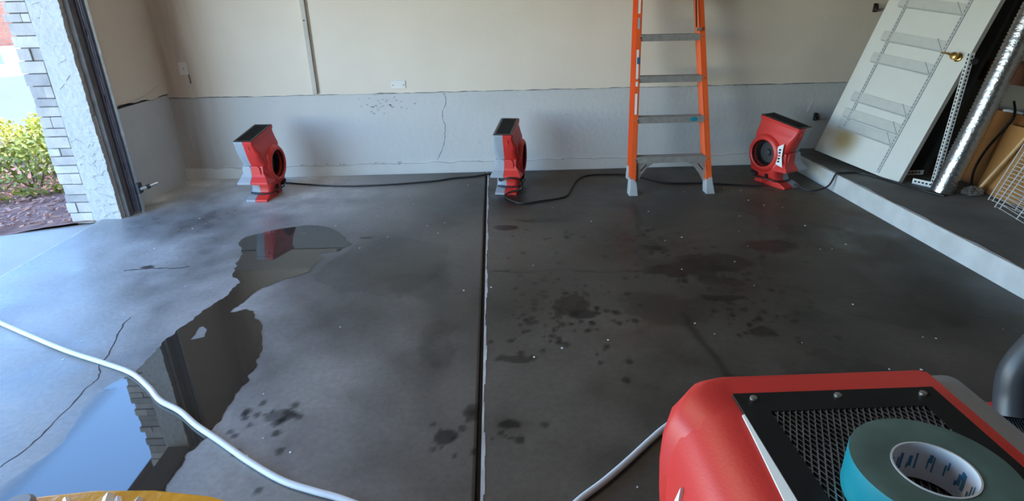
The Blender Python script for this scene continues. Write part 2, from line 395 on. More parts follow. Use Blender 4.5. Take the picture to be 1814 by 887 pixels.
# paint flecks on the slab
mb = MB()
for k in range(90):
    x = rng.uniform(-2.4, 2.4); y = rng.uniform(1.3, 5.0); r = rng.uniform(.002, .006); a = rng.uniform(0, PI)
    n = 5; mb.prism([(r*math.cos(a+2*PI*i/n)*rng.uniform(.6,1.4), r*math.sin(a+2*PI*i/n)*rng.uniform(.6,1.8)) for i in range(n)], (x, y, .0002), (1,0,0), (0,1,0), (0,0,.0012))
tag(mb.build('paint_flecks', 'fleck'), 'tiny white paint flecks scattered over the dark concrete floor', 'flecks', kind='stuff')

# platform and kerb on the right
mb = MB(); ys = np.linspace(YN, YB, 120); prof = []
for y in ys:
    j = .006*math.sin(y*13)+.004*math.sin(y*37+1)
    prof.append([(XC, y, -.02), (XC+.002, y, .128+j*.3), (XC+.012+j, y, .1365), (XR, y, .137), (XR, y, -.02)])
mb.rings(prof, cap=True)
plat = tag(mb.build('floor', mat('platform_concrete', (0.145, 0.142, 0.132), 0.75, var=0.25, scale=3, bump=0.2, bscale=40)), kind='structure')
mb = MB(); prof = []
for y in ys:
    j = .008*math.sin(y*11)+.004*math.sin(y*29+1)
    prof.append([(XC-.012, y, 0.0), (XC-.010, y, .118), (XC-.002, y, .137), (XC+.016+j, y, .1385), (XC+.016+j, y, .10), (XC+.003, y, 0.0)])
mb.rings(prof)
tag(mb.build('trim_3', mat('kerb_paint', (0.56, 0.575, 0.58), 0.65, var=0.10, scale=7, bump=0.3, bscale=30)), kind='structure')

# ------------------------------------------------------------------ setting: walls
# back wall: painted concrete stem with a rough footing, drywall above
ST = .738
wb = empty('wall_back', (0, YB, 0), kind='structure')
def local(o): o.location = (o.location[0]-0, o.location[1], o.location[2])
def jitter_panel(x0, x1, z0, z1, y, th, jb, jt, n, m, name, parent, off):
    mb = MB(); xs = np.linspace(x0, x1, n); rg = []
    for x in xs:
        b = z0+jb(x); t = z1+jt(x)
        rg.append([(x, y, b), (x, y, t), (x, y+th, t), (x, y+th, b)])
    mb.rings(rg); mb.xf(lambda v: v-Vector(off)); return mb.build(name, m, parent)
O = (0, YB, 0)
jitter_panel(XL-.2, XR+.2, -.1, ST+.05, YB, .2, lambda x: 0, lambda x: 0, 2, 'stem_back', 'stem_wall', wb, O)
nz = lambda x, s, k: s*(float(vnoise(np.array(x*k+50.), np.array(3.3)))-.5)
jitter_panel(XL, 2.6, -.05, .10, YB-.022, .03, lambda x: 0, lambda x: nz(x, .02, 9)+nz(x, .012, 31), 220, 'stem_paint', 'footing', wb, O)
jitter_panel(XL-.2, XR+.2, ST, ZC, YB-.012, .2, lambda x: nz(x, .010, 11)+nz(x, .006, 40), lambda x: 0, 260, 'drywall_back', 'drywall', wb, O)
# chipped seam under the drywall, its shadow gap painted as a dark strip
jitter_panel(XL, XR, ST-.006, ST+.02, YB-.004, .02, lambda x: nz(x, .008, 23), lambda x: 0, 200, 'crack_wall', 'seam', wb, O)
mb = crack([(-0.453,.728),(-0.432,.674),(-0.45,.6),(-0.477,.525),(-0.455,.44),(-0.461,.371),(-0.468,.30),(-0.491,.231),(-0.545,.121)], .006, 0, wb, 'crack_wall', 1, .004); mb.location = (0, -.001, 0)
MB().bar((2.905, -.0015, .575), (2.87, -.0015, .475), .004, .003, up=(0,1,0)).build('paint_scrape', 'plate_white', wb)
# spalls and chips
mb = MB()
for k in range(70):
    if k < 34: x, z, s = rng.normal(-1.0, .16), rng.normal(.64, .04), .018
    elif k < 52: x, z, s = rng.uniform(-2.6, 2.3), rng.normal(.105, .006), .022
    else: x, z, s = rng.uniform(-2.4, 2.4), rng.uniform(.2, .72), .010
    n = 5; mb.prism([(s*rng.uniform(.3,1)*math.cos(2*PI*i/n), .5*s*rng.uniform(.3,1)*math.sin(2*PI*i/n)) for i in range(n)], (x, (-.0225 if .08 < z < .13 else -.001), z), (1,0,0), (0,0,1), (0,.0025,0))
tag(mb.build('chips', mat('chip', (0.36, 0.375, 0.39), .9), wb), kind='stuff')

# left wall beyond the door opening: solid behind, drywall over stem
JX0, JX1, JY = -3.075, -2.862, 4.322
wlft = empty('wall_left', (XL, 4.9, 0), kind='structure')
OL = (XL, 4.9, 0)
def lbox(name, m, a, b, parent, off, **k): return MB().box(a, b).xf(lambda v: v-Vector(off)).build(name, m, parent, **k)
lbox('stem_wall', 'stem_paint', (JX0, 4.36, -.1), (XL, YB+.2, ST+.03), wlft, OL)
mb = MB(); rg = []
for y in np.linspace(4.40, YB, 40):
    j = .012*math.sin(y*7)+.006*math.sin(y*23)
    rg.append([(XL-.15, y, ST+.045+j), (XL+.012, y, ST+.045+j), (XL+.012, y, ZC), (XL-.15, y, ZC)])
mb.rings(rg).xf(lambda v: v-Vector(OL)).build('drywall', 'drywall', wlft)
# stucco return of the opening
mb = MB(); rg = []
for z in np.linspace(-.02, 2.26, 160):
    j = .014*(float(fbm(np.array(z*9.), np.array(2.2), 4))-.5)+.003*random.uniform(-1, 1)
    rg.append([(JX0, JY, z), (XL-.004+j, JY+.002*random.uniform(-1,1), z), (XL-.004+j*.6, JY+.05, z), (JX0, JY+.05, z)])
mb.rings(rg).xf(lambda v: v-Vector(OL)).build('stucco_return', 'stucco', wlft)
# raised trowel ridges in the stucco
mb = MB()
for k in range(46):
    z = rng.uniform(.02, .62) if k < 34 else rng.uniform(.9, 2.2); x = rng.uniform(JX0+.02, XL-.03); a = rng.uniform(-.5, .9); l = rng.uniform(.008, .028)
    mb.obox((x-XL, JY-4.9, z), (l*math.cos(a), 0, l*math.sin(a)), (0, .004, 0), (-.0025*math.sin(a), 0, .0025*math.cos(a)))
tag(mb.build('stucco_ridges', 'stucco', wlft), kind='stuff')
# header and the rest of the front wall
tag(MB().box((JX0, -.85, 2.24), (XL, JY+.05, ZC+.1)).build('wall_front', 'stucco'), kind='structure')
tag(MB().box((JX0, YN-.2, -.1), (XL, -.85, ZC+.1)).build('wall_front', 'stucco'), kind='structure')
tag(MB().box((JX0+.02, -.85, 2.20), (XL+.01, JY, 2.24)).build('trim_4', mat('header_brown', (0.26, 0.19, 0.14), .7)), kind='structure')
tag(MB().box((-3.75, -2.2, 2.92), (JX0, 6.4, 3.10)).build('trim_5', mat('eave', (0.16, 0.11, 0.085), .8)), kind='structure')
tag(MB().box((-3.9, -2.4, ZC+.02), (XR+.6, 6.4, ZC+.14)).build('ceiling', 'ceiling_paint'), kind='structure')
tag(MB().box((XR, YN-.2, -.1), (XR+.2, YB+.2, ZC+.1)).build('wall_right', 'drywall_low_bounce'), kind='structure')
tag(MB().box((JX0, YN-.2, -.1), (XR+.2, YN, ZC+.1)).build('wall_near', 'drywall_low_bounce'), kind='structure')

# stone facing outside the jamb, every stone a piece
ws = empty('wall_outer', (-3.16, 4.5, 0), kind='structure')
OS = Vector((-3.16, 4.5, 0))
MB().box((-3.22, 4.345, -.05), (JX0, 5.6, 2.95)).xf(lambda v: v-OS).build('backing', 'mortar', ws)
z = -.03
row = 0
while z < 2.9:
    hh = random.uniform(.055, .085)
    cuts = [JX0-.001, -3.245+random.uniform(-.014, .014)]
    if row % 3 == 1: cuts.insert(1, random.uniform(-3.18, -3.13))
    for i in range(len(cuts)-1):
        x1, x0 = cuts[i], cuts[i+1]
        yy = 4.326+random.uniform(-.008, .008)
        o = MB().box((x0+.0015, yy, z+.003), (x1-.0015, 4.36 if i < len(cuts)-2 else 4.36+random.uniform(.12,.3), z+hh-.003)).xf(lambda v: v-OS).build('stone', random.choice(['stone', 'stone', 'stone_light', 'stone_dark']), ws, bevel=.004)
    z += hh; row += 1

# door stop board, track angle and vertical track
dj = tag(MB().box((XL-.002, 4.365, 0.0), (XL+.035, 4.425, 2.24)).build('trim_6', 'jamb_wood', bevel=.004), kind='structure')
tr = empty('door_track', (-2.80, 4.46, 0), 0, 'galvanised steel vertical garage door track beside the stucco jamb', 'door track')
OT = Vector((-2.80, 4.46, 0))
mb = MB()   # the slotted wall angle
mb.box((XL+.012, 4.43, .02), (XL+.016, 4.475, 2.2)); mb.box((XL+.012, 4.432, .02), (XL+.05, 4.436, 2.2))
mb.xf(lambda v: v-OT).build('wall_angle', 'galv_dark', tr)
mb = MB()   # C section, open side toward the opening
prof = [(-.030,-.004),(-.030,.004),(-.026,.026),(.018,.030),(.030,.022),(.034,.006),(.030,-.010),(.024,-.008),(.026,.006),(.022,.018),(.014,.024),(-.020,.021),(-.024,.004),(-.025,-.004)]
mb.prism([(x, y) for x, y in prof], (0,0,0), (1,0,0), (0,1,0), (0,0,2.3)); mb.build('rail', 'galvanised', tr, smooth=True, angle=35)
MB().tube([(-.006,.006,.01),(-.006,.006,2.25)], .010, 8).build('rail_groove', 'galv_dark', tr, smooth=True)
for zz in (.35, .85, 1.30, 1.75):
    mb = MB(); mb.box((-.05, -.004, zz), (-.02, .0, zz+.05)); mb.box((-.05, -.03, zz), (-.046, .0, zz+.05)); mb.build('bracket', 'galv_dark', tr)
# slide bolt fixed to the track
mb = MB(); mb.box((.028, -.02, .155), (.050, .032, .235)); mb.build('latch_plate', mat('latch_dark', (0.05, 0.06, 0.07), .5, metal=.5), tr, bevel=.004)
MB().tube([(.045,.004,.190),(.085,.02,.197),(.150,.075,.215)], .013, 10).build('slide_bolt', 'galvanised', tr, smooth=True)
MB().tube([(.085,.02,.197),(.105,.037,.203)], .017, 10).build('collar', mat('latch_dark', (0,0,0)), tr, smooth=True)

# conduit on the back wall
mb = MB(); mb.box((-1.592, YB-.040, ST+.006), (-1.552, YB-.012, ZC)); mb.box((-1.552, YB-.020, ST+.02), (-1.538, YB-.012, ZC))
cd = mb.build('conduit', 'conduit', bevel=.006); tag(cd, 'beige vertical raceway running down the cream upper wall', 'conduit')
tag(MB().lathe([(.006,0),(.006,.003)], (-1.575, YB-.0402, 1.35), (0,-1,0), 8).build('knockout', 'slot_black', cd))
# cover plates
def plate(name, cx, cz, w, h, m, label, screws, horizontal=True):
    e = empty(name, (cx, YB-.012, cz), 0, label, 'cover plate')
    MB().box((-w/2, -.007, -h/2), (w/2, 0, h/2)).build('plate', m, e, bevel=.002)
    for sx, sz in screws:
        MB().lathe([(.0045,0),(.004,.002)], (sx, -.0068, sz), (0,-1,0), 10).build('screw', 'slot_black', e)
    return e
plate('wall_plate', -.842, .809, .125, .068, 'plate_white', 'white blank cover plate low on cream wall, right of the raceway', [(-.046, -.004), (.046, -.004)])
pe = plate('wall_plate', -2.672, .985, .075, .105, 'plate_painted', 'cream painted blank cover plate near the left corner', [(.004, .0)])
mb = MB(); mb.tube([(.034,-.004,-.05),(.038,-.006,-.09),(.036,-.004,-.125)], .0035, 6); mb.build('wire_stub', 'black_rubber', pe)
w_ = tag(MB().tube(smooth_path([(XL+.016,4.60,.80),(XL+.018,4.80,.80),(XL+.016,5.0,.815),(XL+.014,5.2,.855),(XL+.014,5.26,.865)]), .0035, 6).build('bell_wire', 'plate_painted'), 'thin cream wire sagging along the left corner wall', 'wire')

# ------------------------------------------------------------------ puddle: real water on the slab
PUD = [(-1.773,3.804),(-1.742,3.874),(-1.653,3.954),(-1.486,4.03),(-1.387,4.068),(-1.208,4.008),(-1.092,3.855),(-0.986,3.672),(-1.038,3.542),(-1.176,3.516),(-1.109,3.466),(-1.115,3.422),(-1.152,3.242),(-1.269,3.134),(-1.362,3.032),(-1.399,2.879),(-1.421,2.767),(-1.351,2.793),(-1.296,2.765),(-1.253,2.685),(-1.202,2.608),(-1.143,2.472),(-1.123,2.362),(-1.102,2.269),(-1.115,2.184),(-1.092,2.141),(-1.107,2.106),(-1.11,2.007),(-1.104,1.884),(-1.116,1.789),(-1.145,1.715),(-1.138,1.618),(-1.138,1.541),(-1.114,1.456),(-1.321,1.30),(-1.72,1.30),(-1.80,1.50),(-1.70,1.62),(-1.655,1.741),(-1.66,1.864),(-1.70,1.986),(-1.71,2.06),(-1.673,2.155),(-1.613,2.234),(-1.624,2.323),(-1.628,2.492),(-1.611,2.596),(-1.575,2.784),(-1.52,2.953),(-1.511,3.129),(-1.586,3.21),(-1.641,3.418),(-1.665,3.553)]
ISL = [(-1.505,2.499),(-1.507,2.552),(-1.517,2.617),(-1.505,2.628),(-1.47,2.598),(-1.447,2.522),(-1.473,2.508)]
def rough_loop(poly, step=.009, amp=.018):
    out = []; n = len(poly)
    for i in range(n):
        a = Vector(poly[i]); b = Vector(poly[(i+1) % n]); L = (b-a).length; k = max(1, int(L/step))
        nn = Vector((-(b-a).y, (b-a).x)).normalized()
        for j in range(k):
            q = a.lerp(b, j/k)
            q = q + nn*amp*2*(float(fbm(np.array(q.x*20.), np.array(q.y*20.), 4))-.5)
            out.append((q.x, q.y))
    return out
def water_mat():
    m = bpy.data.materials.new('water'); m.use_nodes = True; nt = m.node_tree; p = nt.nodes['Principled BSDF']
    p.inputs['Base Color'].default_value = (.030, .027, .022, 1); p.inputs['Roughness'].default_value = .02; p.inputs['IOR'].default_value = 1.75
    a = nd(nt, 'ShaderNodeVertexColor', layer_name='film'); s = nd(nt, 'ShaderNodeSeparateColor')
    nt.links.new(a.outputs['Color'], s.inputs['Color']); nt.links.new(s.outputs['Red'], p.inputs['Alpha'])
    return m
WATER = water_mat()
def water(name, outer, hole, fade):
    lo = rough_loop(outer); pts = [Vector(q) for q in lo]; edges = [(i, (i+1) % len(lo)) for i in range(len(lo))]
    if hole:
        lh = rough_loop(hole, .01, .006); k = len(pts); pts += [Vector(q) for q in lh]; edges += [(k+i, k+(i+1) % len(lh)) for i in range(len(lh))]
    xs = [q[0] for q in outer]; ys = [q[1] for q in outer]
    gx, gy = np.meshgrid(np.arange(min(xs), max(xs), .03), np.arange(min(ys), max(ys), .03)); gx = gx.ravel(); gy = gy.ravel()
    sd = poly_sd(gx, gy, lo)
    ok = sd < -.012
    if hole: ok &= poly_sd(gx, gy, lh) > .012
    pts += [Vector((a, b)) for a, b in zip(gx[ok], gy[ok])]
    r = geometry.delaunay_2d_cdt(pts, edges, [], 0, 1e-6)
    V = np.array([(v.x, v.y) for v in r[0]]); T = []
    cx = np.array([V[list(f)].mean(0) for f in r[2]])
    keep = poly_sd(cx[:,0], cx[:,1], lo) < 0
    if hole: keep &= poly_sd(cx[:,0], cx[:,1], lh) > 0
    T = [tuple(f) for f, kk in zip(r[2], keep) if kk]
    me = bpy.data.meshes.new(name); me.from_pydata([(a, b, .0016) for a, b in V], [], T); me.update()
    al = fade(V[:,0], V[:,1], -poly_sd(V[:,0], V[:,1], lo))
    at = me.color_attributes.new('film', 'FLOAT_COLOR', 'POINT'); at.data.foreach_set('color', np.stack([al, al, al, np.ones_like(al)], 1).ravel().astype(np.float32))
    me.materials.append(WATER)
    for pgon in me.polygons: pgon.use_smooth = True
    o = bpy.data.objects.new(name, me); COL.objects.link(o); return o
def fade_main(x, y, d):
    # the film thins out to nothing over a hand's breadth at the shallow near-left side, and is thin at the far end
    left = np.clip((x+1.74)/.14, 0, 1); near = np.where(y < 2.12, left*left*(3-2*left), 1)
    far = np.where(y > 3.3, .72, 1.0)
    return np.clip(near*far*(.9+.1*np.clip(d/.02, 0, 1)), 0, 1)
tag(water('puddle', PUD, ISL, fade_main), 'long dark puddle of rinse water mirroring the blue sky, left floor', 'puddle')

# ------------------------------------------------------------------ air movers
def bool_cut(o, cyl):
    m = o.modifiers.new('cut', 'BOOLEAN'); m.object = cyl; m.operation = 'DIFFERENCE'; m.solver = 'EXACT'
    dg = bpy.context.evaluated_depsgraph_get(); me = bpy.data.meshes.new_from_object(o.evaluated_get(dg))
    o.modifiers.remove(m); old = o.data; o.data = me
    bpy.data.objects.remove(cyl)
    return o
def shell(side, nk, mid, H, sx, wide):
    """half housing lofted upward; side=+1 red, -1 grey. x=u*side*sx, y=-v"""
    S = H/.53
    # w, v back, v front, half width factor, corner radius
    lev = [(.000,-.12,.095,.62*mid,.02),(.028,-.13,.10,.66*mid,.02),(.034,-.145,.085,.74*mid,.025),(.07,-.170,.075,.85*mid,.04),(.11,-.198,.078,.96*mid,.05),(.17,-.208,.090,mid,.055),
           (.25,-.212,.122,mid,.06),(.31,-.207,.150,.97*mid,.055),(.36,-.198,.172,.86*mid,.045),(.405,-.188,.184,.70*mid+.3*nk,.035),(.445,-.179,.194,.35*mid+.65*nk,.028),
           (.485,-.174,.203,nk*1.03,.020),(.507,-.173,.207,nk*1.0,.016),(.508,-.177,.212,nk*1.06,.016),(.53,-.178,.215,nk*1.07,.016)]
    if wide:      # broad-shouldered unit: red shell carries the whole outlet, grey is a thin back plate
        lev = [(.000,-.10,.10,.62*mid,.02),(.028,-.105,.105,.66*mid,.02),(.034,-.13,.09,.74*mid,.025),(.07,-.155,.09,.85*mid,.04),(.11,-.185,.095,.93*mid,.05),(.17,-.200,.105,.97*mid,.055),
               (.25,-.205,.115,mid,.06),(.32,-.205,.13,mid,.055),(.37,-.203,.145,.99*mid,.05),(.42,-.202,.165,.955*mid,.045),(.46,-.201,.178,.945*mid,.045),(.485,-.201,.186,.92*mid,.045),
               (.502,-.200,.190,.885*mid,.045),(.514,-.200,.192,.83*mid,.042),(.523,-.200,.192,.755*mid,.036),(.528,-.200,.191,.67*mid,.028),(.53,-.199,.189,.57*mid,.014)]
    rg = []
    u0 = 0
    for w, vb, vf, hu, r in lev:
        if wide:
            sp = -nk*1.06
            if side > 0: ua, ub = sp, hu
            else:
                ua, ub = sp-.004, sp-.034
                w = w*.985; vb += .004; vf += .004
                r = .012
            s2 = 1 if side > 0 else -1; e = abs(ub)
            pts = [(ua*s2, vb)] + [(e-r+r*math.cos(-PI/2+PI/2*k/4), vb+r+r*math.sin(-PI/2+PI/2*k/4)) for k in range(5)] + [(e, (vb+vf)/2)] + [(e-r+r*math.cos(PI/2*k/4), vf-r+r*math.sin(PI/2*k/4)) for k in range(5)] + [(ua*s2, vf)]
            rg.append([(s2*sx*u, -v, w*S) for u, v in pts]); continue
        if side < 0: hu = min(hu, nk*1.12 if w > .03 else hu)
        tk = .030*min(1, max(0, (w-.33)/.17))
        if side < 0 and w > .5: hu = nk*(1.08 if w > .508 else 1.0)
        pts = [(0, vb)]
        for k in range(5):
            a = -PI/2 + PI/2*k/4; pts.append((hu-r+r*math.cos(a), vb+r+r*math.sin(a)))
        pts.append((hu, (vb+vf)/2))
        for k in range(5):
            a = PI/2*k/4; pts.append((hu-r+r*math.cos(a), vf-r+r*math.sin(a)))
        pts.append((0, vf))
        rg.append([(side*sx*u, -v, w*S + tk*(1-2*(v+.178)/.393)) for u, v in pts])
    return MB().rings(rg)
def air_mover(loc, rz, label, sx=1, nk=.075, mid=.118, H=.53, detail=1, sticker=False, coil=True, group='red and grey air movers'):
    t = empty('air_mover', loc, rz, label, 'air mover', group)
    S = H/.53; cw = .262*S; cv = -.055; R = .112
    vol = mid
    red = shell(1, nk, mid, H, sx, detail > 1).build('red_housing', 'red_plastic', t, smooth=True, angle=50)
    # recessed inlet
    cutter = MB().lathe([(R, 0), (R, .3)], (sx*mid*.35, -cv, cw), (sx,0,0), 40).build('cutter', 'inside_dark')
    cutter.matrix_world = Matrix.Translation(Vector(loc)) @ Matrix.Rotation(rz, 4, 'Z')
    bpy.context.view_layer.update()
    bool_cut(red, cutter)
    # collar
    q = mid-.004
    MB().lathe([(R+.045, q-.012), (R+.040, q+.006), (R+.026, q+.020), (R+.010, q+.024), (R, q+.018), (R-.002, q-.03), (R+.02, q-.03)], (0, -cv, cw), (sx,0,0), 40, cap=False).build('inlet_collar', 'red_plastic', t, smooth=True)
    x0 = mid*.35
    MB().lathe([(R-.001, q+.012), (R-.001, x0+.003), (.001, x0+.003)], (0, -cv, cw), (sx,0,0), 36, cap=False).build('inlet_liner', 'inside_dark', t)
    mb = MB(); mb.lathe([(.088, x0+.012), (.03, x0+.014), (.022, x0+.034), (.006, x0+.036)], (0, -cv, cw), (sx,0,0), 28)
    for k in range(28):
        a = 2*PI*k/28; e = Vector((0, math.cos(a), math.sin(a))); tt = Vector((0, -math.sin(a), math.cos(a)))
        mb.obox(Vector((sx*(x0+.035), -cv, cw))+e*.096, Vector((sx*.022,0,0)), e*.006+tt*.004, tt*.0016)
    mb.build('fan_wheel', 'wheel_grey', t, smooth=True, angle=30)
    grey = shell(-1, nk, mid, H, sx, detail > 1).build('grey_housing', 'grey_plastic', t, smooth=True, angle=50)
    # stacking feet: a ledge and a floor foot on the front, each half in its shell's plastic
    for sd, m, wd in ((1, 'red_plastic', mid*1.02), (-1, 'grey_plastic', nk*1.28)):
        led = [(.06,.145),(.205,.150),(.206,.168),(.168,.205),(.150,.235),(.146,.285),(.10,.31)]
        lm = MB().prism([(-v, w*S) for v, w in led], (0,0,0), (0,1,0), (0,0,1), (sx*sd*wd, 0, 0))
        lm.xf(lambda q: Vector((q.x*(.80+.38*min(1, max(0, (.235-q.z/S)/.07))), q.y, q.z))).build('stacking_ledge', m, t, bevel=.005)
        # scooped grip panel above the ledge
        pa = [(-.62,.205),(.0,.205),(.0,.285),(-.12,.292),(-.45,.292),(-.58,.278),(-.62,.25)]
        MB().prism([(-sx*sd*wd*x, w*S) for x, w in pa], (0,-.150,0), (1,0,0), (0,0,1), (0,-.010,0)).build('grip_panel', m, t, bevel=.003)
        ft = [(-.02,.001),(.185,.001),(.185,.018),(.13,.040),(.05,.06)]
        MB().prism([(-v, w*S) for v, w in ft], (0,0,0), (0,1,0), (0,0,1), (sx*sd*wd*.82, 0, 0)).build('foot', m, t, bevel=.004)
        bk = [(-.14,.001),(-.06,.001),(-.06,.04),(-.13,.04)]
        MB().prism([(-v, w*S) for v, w in bk], (0,0,0), (0,1,0), (0,0,1), (sx*sd*wd*.7, 0, 0)).build('foot', m, t, bevel=.004)
    MB().prism([(.19, .235*S), (.238, .262*S), (.19, .30*S)], (sx*.005,0,0), (0,1,0), (0,0,1), (sx*.05,0,0)).build('back_lug', 'red_plastic', t, bevel=.004)
    # handle slot and switch hole low on the red face
    y0 = -cv
    MB().obox((sx*(mid*.93), y0+.07, .085*S), (sx*.012,0,0), (0,.030,.008), (0,-.002,.012)).build('handle_slot', 'inside_dark', t)
    MB().obox((sx*(mid*.93), y0-.055, .082*S), (sx*.012,0,0), (0,.010,0), (0,0,.016)).build('switch_opening', 'inside_dark', t)
    # raised marks on the front of the neck
    mb = MB()
    for k in range(5): mb.box((sx*.035-.004, -.1795-.0085*k, (.385+.016*k)*S), (sx*.035+.004, -.150, (.394+.016*k)*S))
    tag(mb.build('raised_mark', 'red_plastic', t, bevel=.001), kind='stuff')
    # outlet plate with expanded mesh
    hx = nk*.955; top = H+.0013
    g = empty('outlet_grille', (0, -.0185, H), 0); g.parent = t
    top = .0013
    if detail > 1: g.location = (sx*.005, 0, H)
    else: g.rotation_euler = (math.atan2(.060, .393), 0, 0)
    bw = .03 if detail > 1 else .018
    vb, vf = -.192, .192
    if detail > 1: vb, vf, hx = -.170, .157, nk*.95
    mb = MB()
    mb.box((-hx, -vf, top), (hx, -vf+bw, top+.003)); mb.box((-hx, -vb-bw, top), (hx, -vb, top+.003))
    mb.box((-hx, -vf+bw, top), (-hx+bw*.9, -vb-bw, top+.003)); mb.box((hx-bw*.9, -vf+bw, top), (hx, -vb-bw, top+.003))
    mb.build('frame_plate', 'black_plate', g)
    MB().box((-hx, -vf, top-.0010), (hx, -vb, top-.0002)).build('throat', 'inside_dark', g)
    mb = MB(); st = .0062 if detail > 1 else .02; wr = .0012 if detail > 1 else .002
    xa, xb, ya, yb = -hx+bw*.9, hx-bw*.9, -vf+bw, -vb-bw
    sl_ = 2.2 if detail > 1 else 1.2
    for fam in (1, -1):
        c = -3.0
        n0 = int((xb-xa + (yb-ya)/sl_)/st)+2
        for i in range(n0):
            # line x = xs + fam*(y-ya)/sl_
            xs = (xa-(yb-ya)/sl_ + i*st) if fam > 0 else (xa + i*st)
            y_lo, y_hi = ya, yb
            fx = lambda y: xs+fam*(y-ya)/sl_
            ylim = sorted([ya+fam*(xa-xs)*sl_, ya+fam*(xb-xs)*sl_])
            y_lo = max(ya, ylim[0]); y_hi = min(yb, ylim[1])
            if y_hi-y_lo < .004: continue
            mb.bar((fx(y_lo), y_lo, top+.0015+.0004*fam), (fx(y_hi), y_hi, top+.0015+.0004*fam), wr, wr*1.2)
    tag(mb.build('mesh', 'mesh_steel' if detail > 1 else 'black_plastic', g), kind='stuff')
    if detail > 1:
        for px_, py_ in ((-hx+.018, -vf+.012), (0, -vf+.010), (hx-.018, -vf+.010), (hx-.012, 0.03), (hx-.012, .13)):
            MB().lathe([(.0038, 0), (.0036, .0022), (.0015, .003)], (px_, py_, top+.003), (0,0,1), 12).build('screw', 'screw_steel', g, smooth=True)
        mb = MB()
    if detail > 1:
        rg = []
        for w, hu, v0, v1 in ((.38,.95,.10,.145),(.43,.955,.10,.170),(.46,.950,.10,.1815),(.485,.93,.10,.190),(.505,.895,.10,.1945),(.517,.84,.10,.196),(.524,.77,.10,.196),(.528,.69,.10,.195),(.5298,.585,.10,.192)):
            r = .045 if w < .52 else .03
            e = hu*mid+.004; r = min(r, (v1-v0)*.9)
            pts = [(-nk*1.02, v0), (e-.02, v0)] + [(e-r+r*math.cos(PI/2*k/5), v1-r+r*math.sin(PI/2*k/5)) for k in range(6)] + [(-nk*1.02, v1)]
            rg.append([(sx*u, -v, w*S) for u, v in pts])
        MB().rings(rg).build('outlet_flange', 'red_plastic', t, smooth=True, angle=50)
    if sticker:
        cx = sx*(mid+.003)
        poly = [(-.150,.185),(-.082,.200),(-.074,.275),(-.082,.345),(-.132,.375),(-.130,.27)]
        if detail > 1:
            P3 = [Vector((sx*.1775, -.088, .497)), Vector((sx*.193, -.062, .36)), Vector((sx*.192, -.122, .36))]; of = Vector((sx*.004, 0, .001))
            lab = MB().add([q+of*.2 for q in P3]+[q+of for q in P3], [(0,1,2),(3,5,4),(0,3,4,1),(1,4,5,2),(2,5,3,0)]).build('logo_label', 'white_label', t)
        else: lab = MB().prism([(y, w*S) for y, w in poly], (cx, 0, 0), (0,1,0), (0,0,1), (sx*.004,0,0)).build('logo_label', 'white_label', t)
        tag(lab, 'white logo label')
        if detail == 1:
            for k in range(5): MB().prism([(-.116, .222+.024*k), (-.096, .217+.024*k), (-.094, .231+.024*k), (-.114, .236+.024*k)], (cx+sx*.004, 0, 0), (0,1,0), (0,0,1), (sx*.001,0,0)).build('print', 'red_plastic' if k == 2 else 'slot_black', lab)
    if coil:
        P = [(sx*(-nk*.9), -.10, .055), (sx*0, -.115, .048), (sx*mid*.8, -.10, .05), (sx*(mid+.01), -.03, .06), (sx*(mid+.015), .08, .06), (sx*(mid*.8), .16, .05)]
        MB().tube(smooth_path(P), .006, 7).build('cord_wrap', 'black_rubber', t, smooth=True)
    return t

am1 = air_mover((-1.95, 4.82, 0), math.radians(-6), 'air mover at far left, nearest the garage door track', detail=1)
am2 = air_mover((0.095, 4.82, 0), math.radians(-11), 'air mover against the wall, standing beside the black floor joint', detail=1)
am3 = air_mover((2.362, 4.77, 0), math.radians(25), 'air mover in far right corner with white logo label, by the leaning door', sx=-1, sticker=True)
am4 = air_mover((0.352, .345, .55), math.radians(180), 'large red air mover in the foreground carrying the blue tape roll', nk=.112, mid=.192, H=.55, detail=2, sticker=True, coil=False)
am5 = air_mover((0.352, .345, 0), math.radians(180), 'air mover underneath the foreground air mover, base of the stack', nk=.112, mid=.192, H=.544, detail=2, coil=False)
am6 = air_mover((1.245, .962, 0), math.radians(180), 'air mover at right frame edge, under the dark hose', nk=.10, mid=.17, H=.55, detail=2, coil=False)
# white strip label under the plate edge on the foreground unit
mb = MB(); rg = []
for k in range(12):
    y = -.125+.29*k/11; w = .003+.020*(k/11)**1.1
    rg.append([(.1105, y, .5535), (.1105+w, y, .5535-w*.30), (.1105+w, y, .5515-w*.30), (.1105, y, .5515)])
o = mb.rings(rg).build('side_strip', 'white_label', am4); tag(o, 'white strip label')
for k in range(5): MB().obox((.1185+.0012*k, .02+.022*k, .5513-.0004*k), (.003,0,-.0009), (0,.004,0), (.0001,0,.0004)).build('print', 'print_blue', o)

